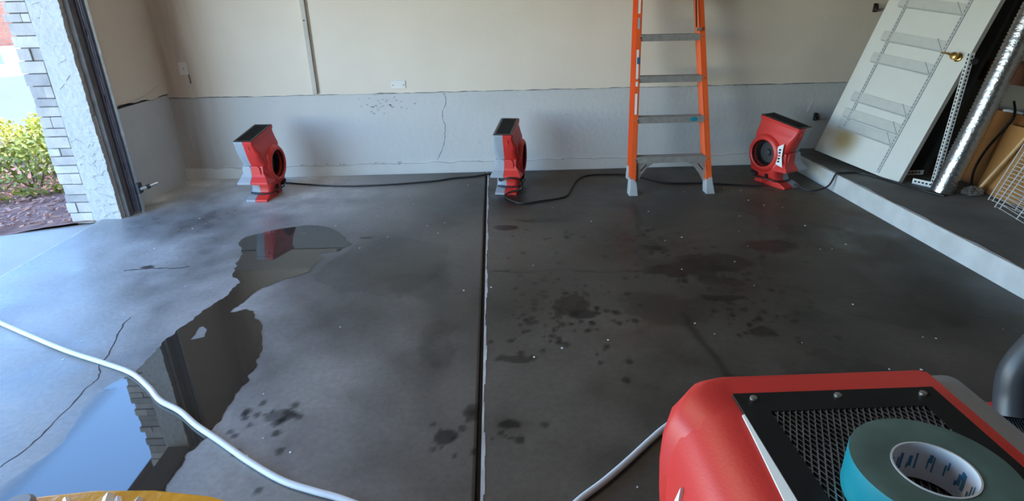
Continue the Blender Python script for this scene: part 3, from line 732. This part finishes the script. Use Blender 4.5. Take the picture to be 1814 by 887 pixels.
# ------------------------------------------------------------------ tape roll on the foreground air mover
tp = empty('tape_roll', (0.340, .350, 1.1055), 0, 'roll of teal blue masking tape lying on the foreground grille', 'tape')
MB().lathe([(.0605, .0), (.0610, .002), (.0610, .034), (.0605, .036)], (0,0,0), (0,0,1), 72, cap=False).build('tape_wound', 'teal_tape', tp, smooth=True, angle=60)
mb = MB()
for zz in (.0361, -.0001):
    mb.lathe([(.0606, zz), (.055, zz+.0004), (.040, zz), (.0305, zz-.0003)], (0,0,0), (0,0,1), 72, cap=False)
mb.build('tape_edge', 'tape_side', tp, smooth=True)
MB().lathe([(.0307, 0), (.0307, .0364), (.0292, .0364), (.0292, 0)], (0,0,0), (0,0,1), 72, cap=False).build('core', 'card_core', tp, smooth=True, angle=30)
mb = MB()
def arc_patch(a0, a1, z0, z1, r=.0290):
    rg = [[(r*math.cos(a), r*math.sin(a), z0), (r*math.cos(a), r*math.sin(a), z1), ((r-.0002)*math.cos(a), (r-.0002)*math.sin(a), z1), ((r-.0002)*math.cos(a), (r-.0002)*math.sin(a), z0)] for a in np.linspace(a0, a1, 8)]
    mb.rings(rg)
for q in range(9):
    a = -.4+.42*q
    for d, z0, z1 in ((0,.010,.026),(.06,.019,.027),(.13,.012,.023),(.22,.010,.015)):
        if rng.uniform() < .75: arc_patch(a+d, a+d+rng.uniform(.03,.10), z0, z1)
tag(mb.build('core_print', 'print_blue', tp), kind='stuff')

# ------------------------------------------------------------------ hoses and cords
hose = [(-3.3,3.05),(-3.0,2.96),(-2.73,2.811),(-2.573,2.719),(-2.334,2.583),(-2.035,2.418),(-1.781,2.297),(-1.622,2.214),(-1.491,2.105),(-1.397,2.012),(-1.282,1.938),(-1.173,1.845),(-1.05,1.755),(-0.906,1.646),(-0.755,1.546),(-0.626,1.49),(-0.541,1.458),(-.35,1.37),(-.12,1.29),(.10,1.30),(0.241,1.418),(0.326,1.486),(0.42,1.571),(0.523,1.67),(0.61,1.748),(.75,1.85),(.95,1.88),(1.15,1.75),(1.35,1.45)]
tag(MB().tube(smooth_path([(x, y, .0125) for x, y in hose]), .0115, 12).build('drain_hose', 'hose_white', smooth=True), 'long pale drain hose snaking across the floor and puddle', 'hose')
c12 = [(-1.97,5.19),(-1.758,5.11),(-1.384,5.006),(-0.99,5.003),(-0.553,5.082),(-0.408,5.15),(-0.205,5.20),(-0.05,5.27),(0.05,5.27),(.16,5.18),(.2,5.08)]
tag(MB().tube(smooth_path([(x, y, .008) for x, y in c12]), .0075, 8).build('power_cord', 'black_rubber', smooth=True), 'black power cord along the wall from the far left air mover', 'cord')
c23 = [(.02,4.86,.09),(.03,4.62,.13),(.10,4.56,.17),(.19,4.58,.14),(.20,4.62,.06),(.10,4.62,.03),(0.06,4.58,.01),(0.108,4.48,.008),(0.193,4.391,.008),(0.353,4.446,.008),(0.543,4.53,.008),(0.625,4.753,.008),(0.706,4.996,.008),(0.815,5.129,.008),(0.998,5.148,.008),(1.224,5.10,.008),(1.454,4.839,.008),(1.754,4.80,.008),(2.021,4.72,.008),(2.16,4.68,.008),(2.22,4.66,.02)]
tag(MB().tube(smooth_path(c23), .0072, 8).build('power_cord', 'black_rubber', smooth=True), 'black power cord looping off the middle air mover, passing under ladder', 'cord')
c3 = [(2.46,4.62,.03),(2.54,4.50,.012),(2.66,4.48,.05),(2.715,4.49,.15),(2.78,4.52,.148),(2.908,4.515,.146),(2.98,4.40,.146),(3.02,4.28,.146),(3.06,4.16,.146),(3.10,4.02,.146),(3.16,3.88,.146)]
tag(MB().tube(smooth_path(c3), .0075, 8).build('power_cord', 'black_rubber', smooth=True), 'black power cord climbing over the kerb from far right air mover', 'cord')
hd = [(1.20,1.09,.56),(1.205,1.11,.60),(1.21,1.125,.66),(1.245,1.13,.73),(1.30,1.12,.82),(1.36,1.10,.90),(1.46,1.05,.97),(1.60,.97,.99),(1.74,.88,.92),(1.86,.74,.7),(1.95,.60,.4),(2.0,.5,.12),(2.08,.4,.036),(2.3,.3,.036)]
tag(MB().tube(smooth_path(hd), .036, 16).build('vent_hose', 'hose_dark', smooth=True), 'dark grey flexible hose rising at the right frame edge', 'hose')

# ------------------------------------------------------------------ yellow wrapped tote in the lower left corner
tt = empty('tote', (-.88, .84, 0), 0, 'yellow plastic tote with clear crinkled wrap in the lower left corner', 'tote')
mb = MB(); mb.prism([(-.23,-.22),(.24,-.24),(.25,.19),(.06,.222),(-.08,.226),(-.20,.216),(-.235,.19)], (0,0,0), (1,0,0), (0,1,0), (0,0,.43)); mb.build('body', 'yellow_plastic', tt, bevel=.01)
mb = MB(); mb.prism([(-.24,-.23),(.25,-.25),(.262,.185),(.20,.207),(.06,.232),(-.08,.238),(-.20,.226),(-.245,.20)], (0,0,.43), (1,0,0), (0,1,0), (0,0,.022)); mb.build('lid', 'yellow_plastic', tt, bevel=.007)
for (x, y, l, a, w) in ((-.03,.20,.05,1.9,.012),(.0,.19,.06,2.1,.008),(.04,.185,.05,1.5,.010),(-.12,.20,.05,2.3,.006)):
    d = Vector((math.cos(a), math.sin(a), 0)); s_ = Vector((-d.y, d.x, 0))
    MB().prism([(-w,0),(0,w*.9),(w,0)], Vector((x,y,.452))-d*l*.6, s_, (0,0,1), d*l).build('clear_wrap', mat('wrap_shine', (0.8, 0.8, 0.8), 0.12), tt)
MB().lathe([(.03,0),(.034,.012),(.026,.02)], (-.225,.195,.445), (0,0,1), 14).build('corner_clip', 'crate_grey', tt, smooth=True)

# ------------------------------------------------------------------ ladder
ld = empty('stepladder', (1.41, 4.54, 0), 0, 'orange fibreglass stepladder with grey steps leaning on back wall', 'ladder')
OLd = Vector((1.41, 4.54, 0)); SL = .26
LX = lambda z: 1.079+.034*z
RX = lambda z: 1.752-.072*z
YF = lambda z: 4.54+SL*z
nrm = Vector((0, -1, SL)).normalized()       # out of the ladder face, toward the viewer
ZT = 2.85
def lad_box(P, axv, ayv, azv, name, m, **k):
    return MB().obox(Vector(P)-OLd, axv, ayv, azv).build(name, m, ld, **k)
def rail(xo, sgn, z0, z1, dy, dep, fl, name):
    """channel section: web plus two flanges opening outward; sgn=+1 left rail (web on inside)"""
    mb = MB(); t = .004
    def seg(xa, xb, ya, yb):
        rg = []
        for z in (z0, z1):
            x = xo(z); y = YF(z)+dy
            rg.append([(x+sgn*xa, y+ya, z), (x+sgn*xb, y+ya, z), (x+sgn*xb, y+yb, z), (x+sgn*xa, y+yb, z)])
        mb.rings(rg)
    seg(0, fl, 0, t); seg(0, fl, dep-t, dep); seg(fl-t, fl, 0, dep)
    return mb.xf(lambda v: v-OLd).build(name, 'orange_fibreglass', ld)
rail(LX, 1, .075, ZT, 0, .085, .042, 'front_rail'); rail(RX, -1, .075, ZT, 0, .085, .042, 'front_rail')
rail(LX, 1, .17, ZT-.1, .10, .05, .034, 'rear_rail'); rail(RX, -1, .17, ZT-.1, .10, .05, .034, 'rear_rail')
for i, z in enumerate(.292+.3045*np.arange(9)):
    if z > ZT-.1: break
    xl, xr, y = LX(z)+.036, RX(z)-.036, YF(z)
    mb = MB(); mb.box((xl, y+.002, z-.004), (xr, y+.088, z)); mb.box((xl, y-.003, z-.048), (xr, y+.002, z)); mb.box((xl, y+.084, z-.045), (xr, y+.088, z))
    for k in range(6): mb.box((xl, y+.010+.012*k, z), (xr, y+.014+.012*k, z+.0015))
    st_ = mb.xf(lambda v: v-OLd).build('step', 'ladder_aluminium', ld)
    if i == 1:
        o = MB().lathe([(.024,0),(.024,.0015)], (0,0,0), (0,-1,0), 20).xf(lambda v: Vector((v.x*1.25, v.y, v.z*.72))+Vector((xr-.085-1.41, y-.003-4.54, z-.022))).build('tape_scrap', 'teal_tape', st_); tag(o, 'teal oval sticker')
# gussets under the lowest step
z = .292
for s, xo in ((1, LX(.2)+.040), (-1, RX(.2)-.040)):
    arc = [(0, .245), (.155, .245), (.12, .225), (.085, .195), (.05, .15), (.022, .10), (0, .085)]
    o = MB().prism([(s*x, zz) for x, zz in arc], (xo-1.41, YF(.2)-4.54-.006, 0), (1,0,0), (0,SL*.6,1), (0,.004,0)).build('gusset', 'ladder_aluminium', ld)
    MB().obox(Vector((xo+s*.055, YF(.2)-.012, .215))-OLd, (s*.022,0,.026), (0,.003,0), (.003,0,-.003*s)).build('gusset_slot', 'slot_black', o)
# boots
for s, xf_ in ((1, LX), (-1, RX)):
    x = xf_(.05); y = YF(.05)
    mb = MB(); rg = []
    for zz, dx0, dx1, dy0, dy1 in ((0,-.012,.058,-.02,.075),(.05,-.008,.052,-.012,.085),(.10,-.004,.046,-.005,.088),(.125,-.003,.020,-.003,.088)):
        yy_ = YF(zz); xx = xf_(zz)
        rg.append([(xx+s*dx0, yy_+dy0, zz), (xx+s*dx1, yy_+dy0, zz), (xx+s*dx1, yy_+dy1, zz), (xx+s*dx0, yy_+dy1, zz)])
    mb.rings(rg).xf(lambda v: v-OLd).build('foot', 'boot_grey', ld, bevel=.003)
    rg = []
    for zz, e in ((.10, .010), (.20, .004)):
        yy_ = YF(zz)+.10; xx = xf_(zz)
        rg.append([(xx-s*e, yy_-.004, zz), (xx+s*.038, yy_-.004, zz), (xx+s*.038, yy_+.056, zz), (xx-s*e, yy_+.056, zz)])
    MB().rings(rg).xf(lambda v: v-OLd).build('rear_foot', 'boot_grey', ld, bevel=.003)
# labels on the left rail's front flange
for z0, z1, m in ((.62,.775,'white_label'),(.83,.865,'white_label'),(.885,1.10,'white_label'),(1.36,1.60,'white_label'),(1.25,1.33,'standard_grey')):
    zc = (z0+z1)/2
    lad_box((LX(zc)+.019, YF(zc)-.001, zc), (.009,0,0), (0,.0012,0), Vector((.034,SL,1))*((z1-z0)/2), 'rail_label', m)
lad_box((LX(1.02)+.024, YF(1.02)-.004, 1.02), (.010,0,0), (0,.004,0), Vector((.034,SL,1))*.024, 'tape_tab', mat('blue_tape', (0.03, 0.13, 0.25), .6))
for z in .292+.3045*np.arange(5):
    for s, xf_ in ((1, LX), (-1, RX)):
        MB().lathe([(.007,0),(.005,.004)], Vector((xf_(z-.02)+s*.028, YF(z-.02)-.001, z-.02))-OLd, nrm, 10).build('rivet', 'screw_steel', ld)
# folded spreader bar hanging inside the right rail
x = RX(1.26)-.07
MB().bar(Vector((x, YF(1.24)-.005, 1.255))-OLd, Vector((x-.015, YF(1.7)-.005, 1.70))-OLd, .006, .018, up=(0,1,0)).build('spreader', 'slot_black', ld)
MB().bar(Vector((x, YF(1.24)-.01, 1.235))-OLd, Vector((RX(1.24)-.03, YF(1.24)-.01, 1.245))-OLd, .02, .022).build('spreader_hinge', 'screw_steel', ld, bevel=.004)

# ------------------------------------------------------------------ leaning door
w_ax = Vector((0.30039031, -0.94912724, -0.09446236)); u_ax = Vector((.3, 0, .954)).normalized()
u_ax = (u_ax - w_ax*u_ax.dot(w_ax)).normalized(); n_ax = w_ax.cross(u_ax).normalized()   # n toward the viewer
DW, DH, DT = .8334, 2.32, .044
B0 = Vector((3.049, 4.229, .1372)); A0 = B0 - w_ax*DW
def door_skin():
    m = mat('door_face', (0.66, 0.665, 0.63), 0.42, var=0.02); nt = m.node_tree; p = nt.nodes['Principled BSDF']
    base = p.inputs['Base Color'].links[0].from_socket
    tc = nt.nodes.new('ShaderNodeTexCoord'); sp = nt.nodes.new('ShaderNodeSeparateXYZ'); nt.links.new(tc.outputs['Object'], sp.inputs[0])
    # grubby yellowed patch near the lower left corner (object x = across, y = up)
    def gauss(cx, cy, rx, ry):
        vm = nt.nodes.new('ShaderNodeVectorMath'); vm.operation = 'SUBTRACT'; nt.links.new(tc.outputs['Object'], vm.inputs[0]); vm.inputs[1].default_value = (cx, cy, 0)
        vs = nt.nodes.new('ShaderNodeVectorMath'); vs.operation = 'MULTIPLY'; nt.links.new(vm.outputs[0], vs.inputs[0]); vs.inputs[1].default_value = (1/rx, 1/ry, 0)
        ln = nt.nodes.new('ShaderNodeVectorMath'); ln.operation = 'LENGTH'; nt.links.new(vs.outputs[0], ln.inputs[0])
        mr = nt.nodes.new('ShaderNodeMapRange'); mr.interpolation_type = 'SMOOTHSTEP'; mr.inputs['From Min'].default_value = 1; mr.inputs['From Max'].default_value = .1; nt.links.new(ln.outputs['Value'], mr.inputs['Value'])
        return mr.outputs['Result']
    mx = nt.nodes.new('ShaderNodeMix'); mx.data_type = 'RGBA'
    nt.links.new(gauss(.22, .16, .20, .20), mx.inputs['Factor']); nt.links.new(base, mx.inputs['A']); mx.inputs['B'].default_value = (.36, .28, .15, 1)
    nt.links.new(mx.outputs['Result'], p.inputs['Base Color'])
    return m
Md = Matrix((( w_ax.x, u_ax.x, n_ax.x, A0.x), (w_ax.y, u_ax.y, n_ax.y, A0.y), (w_ax.z, u_ax.z, n_ax.z, A0.z), (0,0,0,1)))
dr = bpy.data.objects.new('leaning_door', None); COL.objects.link(dr); dr.matrix_world = Md
tag(dr, 'white flush door slab with slotted shelf tracks and brass knob, leaning right', 'door')
MB().box((0, 0, -DT), (DW, DH, 0)).build('slab', door_skin(), dr, bevel=.002)
for wx, u0, u1 in ((.172, .245, 2.2), (.643, .02, 2.2)):
    s_ = MB().box((wx-.011, u0, 0), (wx+.011, u1, .011)).build('shelf_track', 'standard_grey', dr, bevel=.002)
    mb = MB()
    k = u0+.02
    while k < 1.5:
        mb.box((wx-.0035, k, .0105), (wx+.0005, k+.013, .0116)); k += .026
    tag(mb.build('slots', 'slot_black', s_), kind='stuff')
# grey bands with darker lower bars across the door face
def door_bands(u):
    MB().bar((.10, u+.042, .004), (.645, u+.038, .004), .070, .007, up=(0,0,1)).build('face_band', mat('band_grey', (0.53, 0.54, 0.52), .6, var=.04, scale=20), dr)
    MB().bar((.115, u+.002, .007), (.655, u-.003, .007), .010, .010, up=(0,0,1)).build('band_lower_bar', mat('band_dark', (0.40, 0.415, 0.41), .5, var=.05), dr)
    MB().bar((.555, u+.078, .009), (.628, u+.004, .009), .005, .004, up=(0,0,1)).build('band_slant_bar', mat('band_dark', (0,0,0)), dr)
for u in (.24, .33, .47, .79, .96, 1.22, 1.5): door_bands(u)
# knob
kb = empty('knob'); kb.parent = dr; kb.location = (.765, .94, 0)
MB().lathe([(.030, 0), (.031, .004), (.026, .009), (.012, .012)], (0,0,0), (0,0,1), 24).build('rose', 'brass', kb, smooth=True)
MB().lathe([(.010, .010), (.009, .030), (.018, .036), (.026, .046), (.027, .056), (.022, .064), (.008, .068)], (0,0,0), (0,0,1), 24).build('handle', 'brass', kb, smooth=True)
MB().tube([(-.01,.0,.045),(-.06,.008,.05),(-.105,.006,.046)], [.009,.007,.005], 10).build('lever', 'brass', kb, smooth=True)
MB().lathe([(.018,0),(.018,.004)], (.8345, .95, -.022), (1,0,0), 16).build('bolt_hole', 'slot_black', dr)
# black hooks behind the door on the back wall
for x, z, lb in ((3.29, 1.36, 'black wall hook behind the top of leaning door'), (2.945, .44, 'black round hook on the grey wall behind leaning door')):
    h_ = empty('wall_hook', (x, YB, z), 0, lb, 'hook', None)
    MB().box((-.012, -.03, -.04), (.012, 0, .03)).build('back_plate', 'black_plastic', h_, bevel=.003)
    MB().tube([(0,-.02,-.02),(-.005,-.06,-.02),(-.03,-.10,.0),(-.04,-.11,.02)], [.012,.012,.011,.008], 8).build('hook_arm', 'black_plastic', h_, smooth=True)

# ------------------------------------------------------------------ things stored on the platform
PZ = .137
# slotted angle frame
sa = empty('slotted_angle_frame', (3.22, 4.08, PZ), 0, 'white slotted angle steel frame standing between door and foil duct', 'shelf frame')
def angle(p0, p1, a, b, name):
    """L section from p0 to p1 with legs along vectors a and b, holes along leg a"""
    p0 = Vector(p0); p1 = Vector(p1); a = Vector(a); b = Vector(b); t = .002
    d = (p1-p0).normalized(); L = (p1-p0).length
    mb = MB(); an = a.normalized(); bn = b.normalized()
    mb.obox(p0+d*L/2+a/2, d*L/2, a/2, bn*t/2); mb.obox(p0+d*L/2+b/2, d*L/2, b/2, an*t/2)
    o = mb.build(name, 'white_steel', sa)
    mh = MB(); k = .02
    while k < L-.01:
        c = p0+d*k+a*.52; mh.obox(c, d*.008, an*.006, bn*(t/2+.0006)); c = p0+d*(k+.01)+b*.52; mh.obox(c, d*.008, bn*.006, an*(t/2+.0006)); k += .026
    tag(mh.build('slots', 'slot_black', o), kind='stuff')
angle((-.01, 0, 0), (.005, 0, .955), (.030, 0, 0), (0, .03, 0), 'upright')
angle((-.075, .13, .004), (.02, -.03, .004), (0, 0, .042), (.03, .02, 0), 'base_rail')
angle((-.06, .27, .03), (.10, .27, .03), (0, 0, .035), (0, .03, 0), 'base_rail')
MB().lathe([(.022,0),(.022,.012),(.012,.018)], (.04, -.004, .90), (0,-1,0), 14).build('bolt_knob', 'black_plastic', sa, smooth=True)
# foil duct
du = empty('foil_duct', (3.215, 3.985, PZ), 0, 'silver flexible foil duct leaning against the right wall', 'duct')
ud = Vector((.215, 0, .95)).normalized(); mb = MB(); pts = []; rr = []
n = 200; LD = 2.3
for k in range(n):
    pts.append(ud*(LD*k/(n-1))+Vector((.004*math.sin(k*.05), 0, .02))); rr.append(.072+.0035*(1 if k % 2 else -1)+.001*math.sin(k*1.7))
mb.tube(pts, rr, 28, cap=False).build('duct_tube', 'foil', du, smooth=True, angle=80)
MB().tube([pts[0]-ud*.018, pts[4]], .0755, 28, cap=False).build('end_band', 'foil', du, smooth=True)
# dark board and boxes in the gap
bd = Vector((.28, 0, .96)).normalized()
bd = Vector((.255, 0, .967)).normalized()
o = MB().obox(Vector((3.34, 4.74, PZ+.012))+bd*.85, (0,.38,0), bd*.85, Vector((bd.z,0,-bd.x))*.012).build('dark_board', 'charcoal_board'); tag(o, 'charcoal board leaning in the dark gap behind the foil duct', 'board')
# brown panels
up = Vector((.22, 0, .975)).normalized(); pn = Vector((up.z, 0, -up.x))
o = MB().obox(Vector((3.56, 4.10, PZ+.006))+up*.27, (0,.30,0), up*.27, pn*.008).build('brown_panel', 'plywood'); tag(o, 'brown plywood panel leaning behind the black cable', 'panel')
o = MB().obox(Vector((3.50, 3.78, PZ+.006))+up*.24, (0,.24,0), up*.24, pn*.010).build('brown_panel', mat('cardboard', (0.36, 0.17, 0.05), .6, var=.15, scale=4)); tag(o, 'lighter tan panel just behind the white wire shelves', 'panel')
o = MB().tube([(3.42, 3.93, PZ+.012), (3.51, 3.86, PZ+.28), (3.575, 3.80, PZ+.5)], .012, 8).build('wooden_pole', mat('pole_wood', (0.50, 0.30, 0.13), .5, var=.15), smooth=True); tag(o, 'slim wooden pole leaning on the tan panel', 'pole')
o = MB().box((3.66, 3.6, .86), (XR, 4.62, 1.0)).build('wooden_ledge', 'dark_wood'); tag(o, 'dark brown wooden ledge fixed to the right wall', 'ledge')
# black cable with white plug
bc = empty('black_cable', (3.6, 4.2, PZ), 0, 'black cable with white plug hanging over the brown panel', 'cable')
MB().tube(smooth_path([(.135,.0,.60),(.06,-.12,.53),(.03,-.10,.42),(-.05,-.10,.28),(-.11,-.12,.15),(-.13,-.15,.05),(-.16,-.2,.012),(-.2,-.26,.010)]), .0085, 8).build('cord', 'black_rubber', bc, smooth=True)
MB().tube([(.14,-.10,.53),(.10,-.02,.535),(.085,.01,.535)], [.012,.017,.012], 8).build('plug', 'white_label', bc, smooth=True)
# crumpled clear plastic
def crumple(name, c, r, label, cat, m):
    bm = bmesh.new(); bmesh.ops.create_icosphere(bm, subdivisions=3, radius=1)
    for v in bm.verts:
        k = random.uniform(.55, 1.1); v.co = Vector((v.co.x*r[0]*k, v.co.y*r[1]*k, max(-r[2]*.98, v.co.z*r[2]*k)))
    me = bpy.data.meshes.new(name); bm.to_mesh(me); bm.free(); me.materials.append(MATS[m])
    o = bpy.data.objects.new(name, me); COL.objects.link(o); o.location = (c[0], c[1], c[2]+r[2]); return tag(o, label, cat)
crumple('plastic_wrap', (3.37, 3.90, PZ), (.075, .06, .035), 'crumpled clear plastic wrap at the foot of the foil duct', 'wrap', 'clear_wrap')
# white wire shelves
def wire_shelf(loc, e_w, e_l, width, length, n_wire, label):
    t = empty('wire_shelf', loc, 0, label, 'wire shelf', None)
    ew = Vector(e_w).normalized(); el = Vector(e_l).normalized(); nn = ew.cross(el).normalized()
    if nn.x > 0: nn = -nn
    for f in (0, .5, 1.0): MB().tube([ew*width*f-nn*.004, ew*width*f-nn*.004+el*length], .0035, 6).build('frame_rod', 'wire_white', t, smooth=True)
    MB().tube([nn*.03, nn*.03+el*length], .0035, 6).build('frame_rod', 'wire_white', t, smooth=True)
    me = MB().tube([nn*.03, Vector((0,0,0)), ew*width], .0022, 6).mesh('cross_wire', 'wire_white', True)
    for k in range(n_wire):
        mesh_obj('cross_wire', me, t, el*(.006+k*length/n_wire*.99))
    return t
wire_shelf((3.325, 3.60, PZ+.005), (-.24, -.97, 0), (.34, -.03, .94), .40, 1.1, 43, 'white wire shelf at front, deck facing out, near the platform edge')
wire_shelf((3.405, 3.76, PZ+.005), (-.04, -1, 0), (.31, 0, .95), .40, 1.1, 43, 'white wire shelf tucked behind the front wire shelf')

# ------------------------------------------------------------------ outside
tag(MB().prism([(-6.4,-4.0),(-3.045,-4.0),(-3.045,4.335),(-3.14,4.325),(-3.66,4.13),(-6.4,3.1)], (0,0,-.30), (1,0,0), (0,1,0), (0,0,.265)).build('driveway', 'apron'), kind='structure')
tag(MB().box((-3.045, -1.2, -.30), (-3.02, JY, -.045)).build('trim_7', 'joint_fill'), kind='structure')
tag(MB().box((-40, -30, -.40), (40, 70, -.12)).build('road', 'asphalt'), kind='structure')
# mulch bed: uneven soil with chips
mb = MB(); xs = np.linspace(-9, -3.06, 60); ys = np.linspace(4.3, 8.4, 50)
for j in range(len(ys)-1):
    for i in range(len(xs)-1):
        def zz(x, y): return -.05+.05*float(fbm(np.array(x*3.), np.array(y*3.), 3))-.3*max(0, (y-8.0)) + .005
        a, b, c, d = xs[i], xs[i+1], ys[j], ys[j+1]; sh = lambda x, y: y+min(0, .38*(x+3.15))*max(0, (8.4-y)/4.1)
        mb.add([(a,sh(a,c),zz(a,c)),(b,sh(b,c),zz(b,c)),(b,sh(b,d),zz(b,d)),(a,sh(a,d),zz(a,d))], [(0,1,2,3)])
tag(mb.build('planting_bed', 'soil', smooth=True), kind='structure')
mb = MB()
for k in range(1500):
    x = rng.uniform(-5.6, -3.15); y = rng.uniform(4.34, 6.2); y += min(0, .38*(x+3.15))*max(0, (8.4-y)/4.1)
    if x > -3.24 and y > 4.28: continue
    l = rng.uniform(.02, .055); a = rng.uniform(0, PI); d = Vector((math.cos(a), math.sin(a), rng.uniform(-.3,.3)))
    mb.obox((x, y, .0+rng.uniform(0,.02)), d*l*.5, Vector((-d.y, d.x, 0))*.008, (0,0,.005))
tag(mb.build('mulch_chips', 'mulch_a'), 'reddish bark mulch beside the stone pier', 'mulch', kind='stuff')
def shrub(name, loc, rx, ry, h, n, m, label, leaf=.035):
    t = empty(name, loc, 0, label, 'shrub')
    mb = MB()
    for k in range(n):
        th = rng.uniform(0, 2*PI); ph = math.acos(rng.uniform(-.1, 1)); q = rng.uniform(.6, 1)**.5
        p_ = Vector((rx*q*math.sin(ph)*math.cos(th), ry*q*math.sin(ph)*math.sin(th), h*q*math.cos(ph)*rng.uniform(.8, 1.15)+.04))
        nn = Vector((rng.normal(), rng.normal(), rng.normal()+.7)).normalized(); e1 = nn.cross(Vector((rng.normal(), rng.normal(), rng.normal()))).normalized(); e2 = nn.cross(e1)
        s = leaf*rng.uniform(.6, 1.3)
        mb.add([p_-e1*s, p_-e2*s*.45+nn*s*.1, p_+e1*s, p_+e2*s*.45+nn*s*.1], [(0,1,2,3)])
    tag(mb.build('foliage', m, t), kind='stuff')
    mb = MB()
    for k in range(7):
        a = 2*PI*k/7; mb.tube([(0,0,-.08),(rx*.25*math.cos(a),ry*.25*math.sin(a),h*.4),(rx*.5*math.cos(a),ry*.5*math.sin(a),h*.75)], [.012,.008,.004], 5)
    mb.build('stem', 'bark', t)
    return t
shrub('shrub', (-4.2, 5.3, -.03), .50, .45, .42, 1500, 'leaf_green', 'low green shrub beside the stone pier, closest to the garage')
shrub('shrub', (-5.35, 5.6, -.03), .52, .5, .42, 1500, 'leaf_green', 'yellow-green shrub at the left frame edge, in the mulch bed')
shrub('shrub', (-4.75, 6.75, -.03), .62, .55, .48, 1700, 'leaf_yellow', 'sunlit yellow shrub behind the green ones, nearest the road')
shrub('shrub', (-6.3, 7.0, -.03), .70, .6, .48, 1700, 'leaf_yellow', 'sunlit yellow shrub farthest left by the road edge')
tag(MB().obox((-14.3, 15.6, -.10), Vector((12, 10, 0)), Vector((-.55, .66, 0)), (0,0,.02)).build('gutter', 'kerb_pale'), kind='structure')
kd = Vector((.77, .64, 0)); kn = Vector((-.64, .77, 0))
tag(MB().obox(Vector((-14.3, 15.6, -.05))+kn*1.05, kd*18, kn*.18, (0,0,.09)).build('kerb', 'kerb_pink'), kind='structure')
tag(MB().obox(Vector((-14.3, 15.6, -.05))+kn*8.2, kd*22, kn*7.0, (0,0,.07)).build('pavement', 'walk_tan'), kind='structure')
# lamp post
lp = empty('street_lamp', (-14.2, 18.3, .02), 0, 'grey street lamp post on the far pavement', 'street lamp')
MB().lathe([(.15,0),(.15,.10),(.10,.2),(.07,.5),(.05,.7)], (0,0,0), (0,0,1), 16).build('base', 'post_grey', lp, smooth=True)
MB().lathe([(.05,.6),(.04,4.6)], (0,0,0), (0,0,1), 14).build('post', 'post_grey', lp, smooth=True)
MB().lathe([(.09,4.6),(.28,4.8),(.26,5.2),(.05,5.5)], (0,0,0), (0,0,1), 14).build('lantern', 'kerb_pale', lp, smooth=True)
# brick house far behind, coursed in relief
bh = empty('brick_house', (-20.5, 27.5, 0), math.atan2(.64, .77), 'red brick house across the street, far left', 'house')
MB().box((-6, 0, 0), (8, 5, 4.2)).build('wall', 'brick_mortar', bh)
mb = MB()
for r_ in range(30):
    for c_ in range(24): 
        x0 = -6+c_*.58+(.29 if r_ % 2 else 0); mb.box((x0, -.03, .01+r_*.14), (x0+.55, .02, .13+r_*.14))
tag(mb.build('bricks', 'brick', bh), kind='stuff')
mb = MB(); mb.prism([(-.6,4.1),(2.5,6.2),(5.6,4.1)], (-6.5,0,0), (0,1,0), (0,0,1), (15,0,0)); mb.build('roof', 'roof_tile', bh)
def tree(loc, h, r, n, label, leaf=.14):
    t = empty('tree', loc, 0, label, 'tree'); mb = MB()
    mb.tube([(0,0,-.2),(.05,0,h*.5),(0,.05,h)], [.16,.12,.05], 9)
    for k in range(7):
        a = 2*PI*k/7+.3; mb.tube([(0,0,h*(.55+.05*k)),(r*.6*math.cos(a), r*.6*math.sin(a), h*(.75+.05*k))], [.05,.02], 6)
    mb.build('trunk', 'bark', t, smooth=True); mb = MB()
    for k in range(n):
        v = Vector((rng.normal(), rng.normal(), rng.normal())).normalized()*r*rng.uniform(.35, 1)**.5
        p_ = Vector((v.x, v.y, h+v.z*.75)); nn = Vector((rng.normal(), rng.normal(), rng.normal()+.5)).normalized(); e1 = nn.orthogonal().normalized(); e2 = nn.cross(e1); s = leaf*rng.uniform(.6,1.3)
        mb.add([p_-e1*s, p_-e2*s*.5, p_+e1*s, p_+e2*s*.5], [(0,1,2,3)])
    tag(mb.build('foliage', 'leaf_tree', t), kind='stuff'); return t
tree((-10.5, 12.6, -.1), 2.6, 1.2, 1500, 'small leafy tree in front of the brick house', .11)

# ------------------------------------------------------------------ warm fill light added out of view under the ceiling, with a housing
cl = empty('ceiling_fill', (-1.2, 2.3, ZC), 0, 'added warm fill light under the garage ceiling, out of view', 'lamp')
MB().box((-.62, -.16, -.06), (.62, .16, .02)).build('housing', 'plate_white', cl, bevel=.01)
al = bpy.data.lights.new('fill_area', 'AREA'); al.shape = 'RECTANGLE'; al.size = 1.15; al.size_y = .25; al.energy = FILL_POWER; al.color = (1.0, .83, .62)
ao = bpy.data.objects.new('fill_area', al); COL.objects.link(ao); ao.parent = cl; ao.location = (0, 0, -.07)
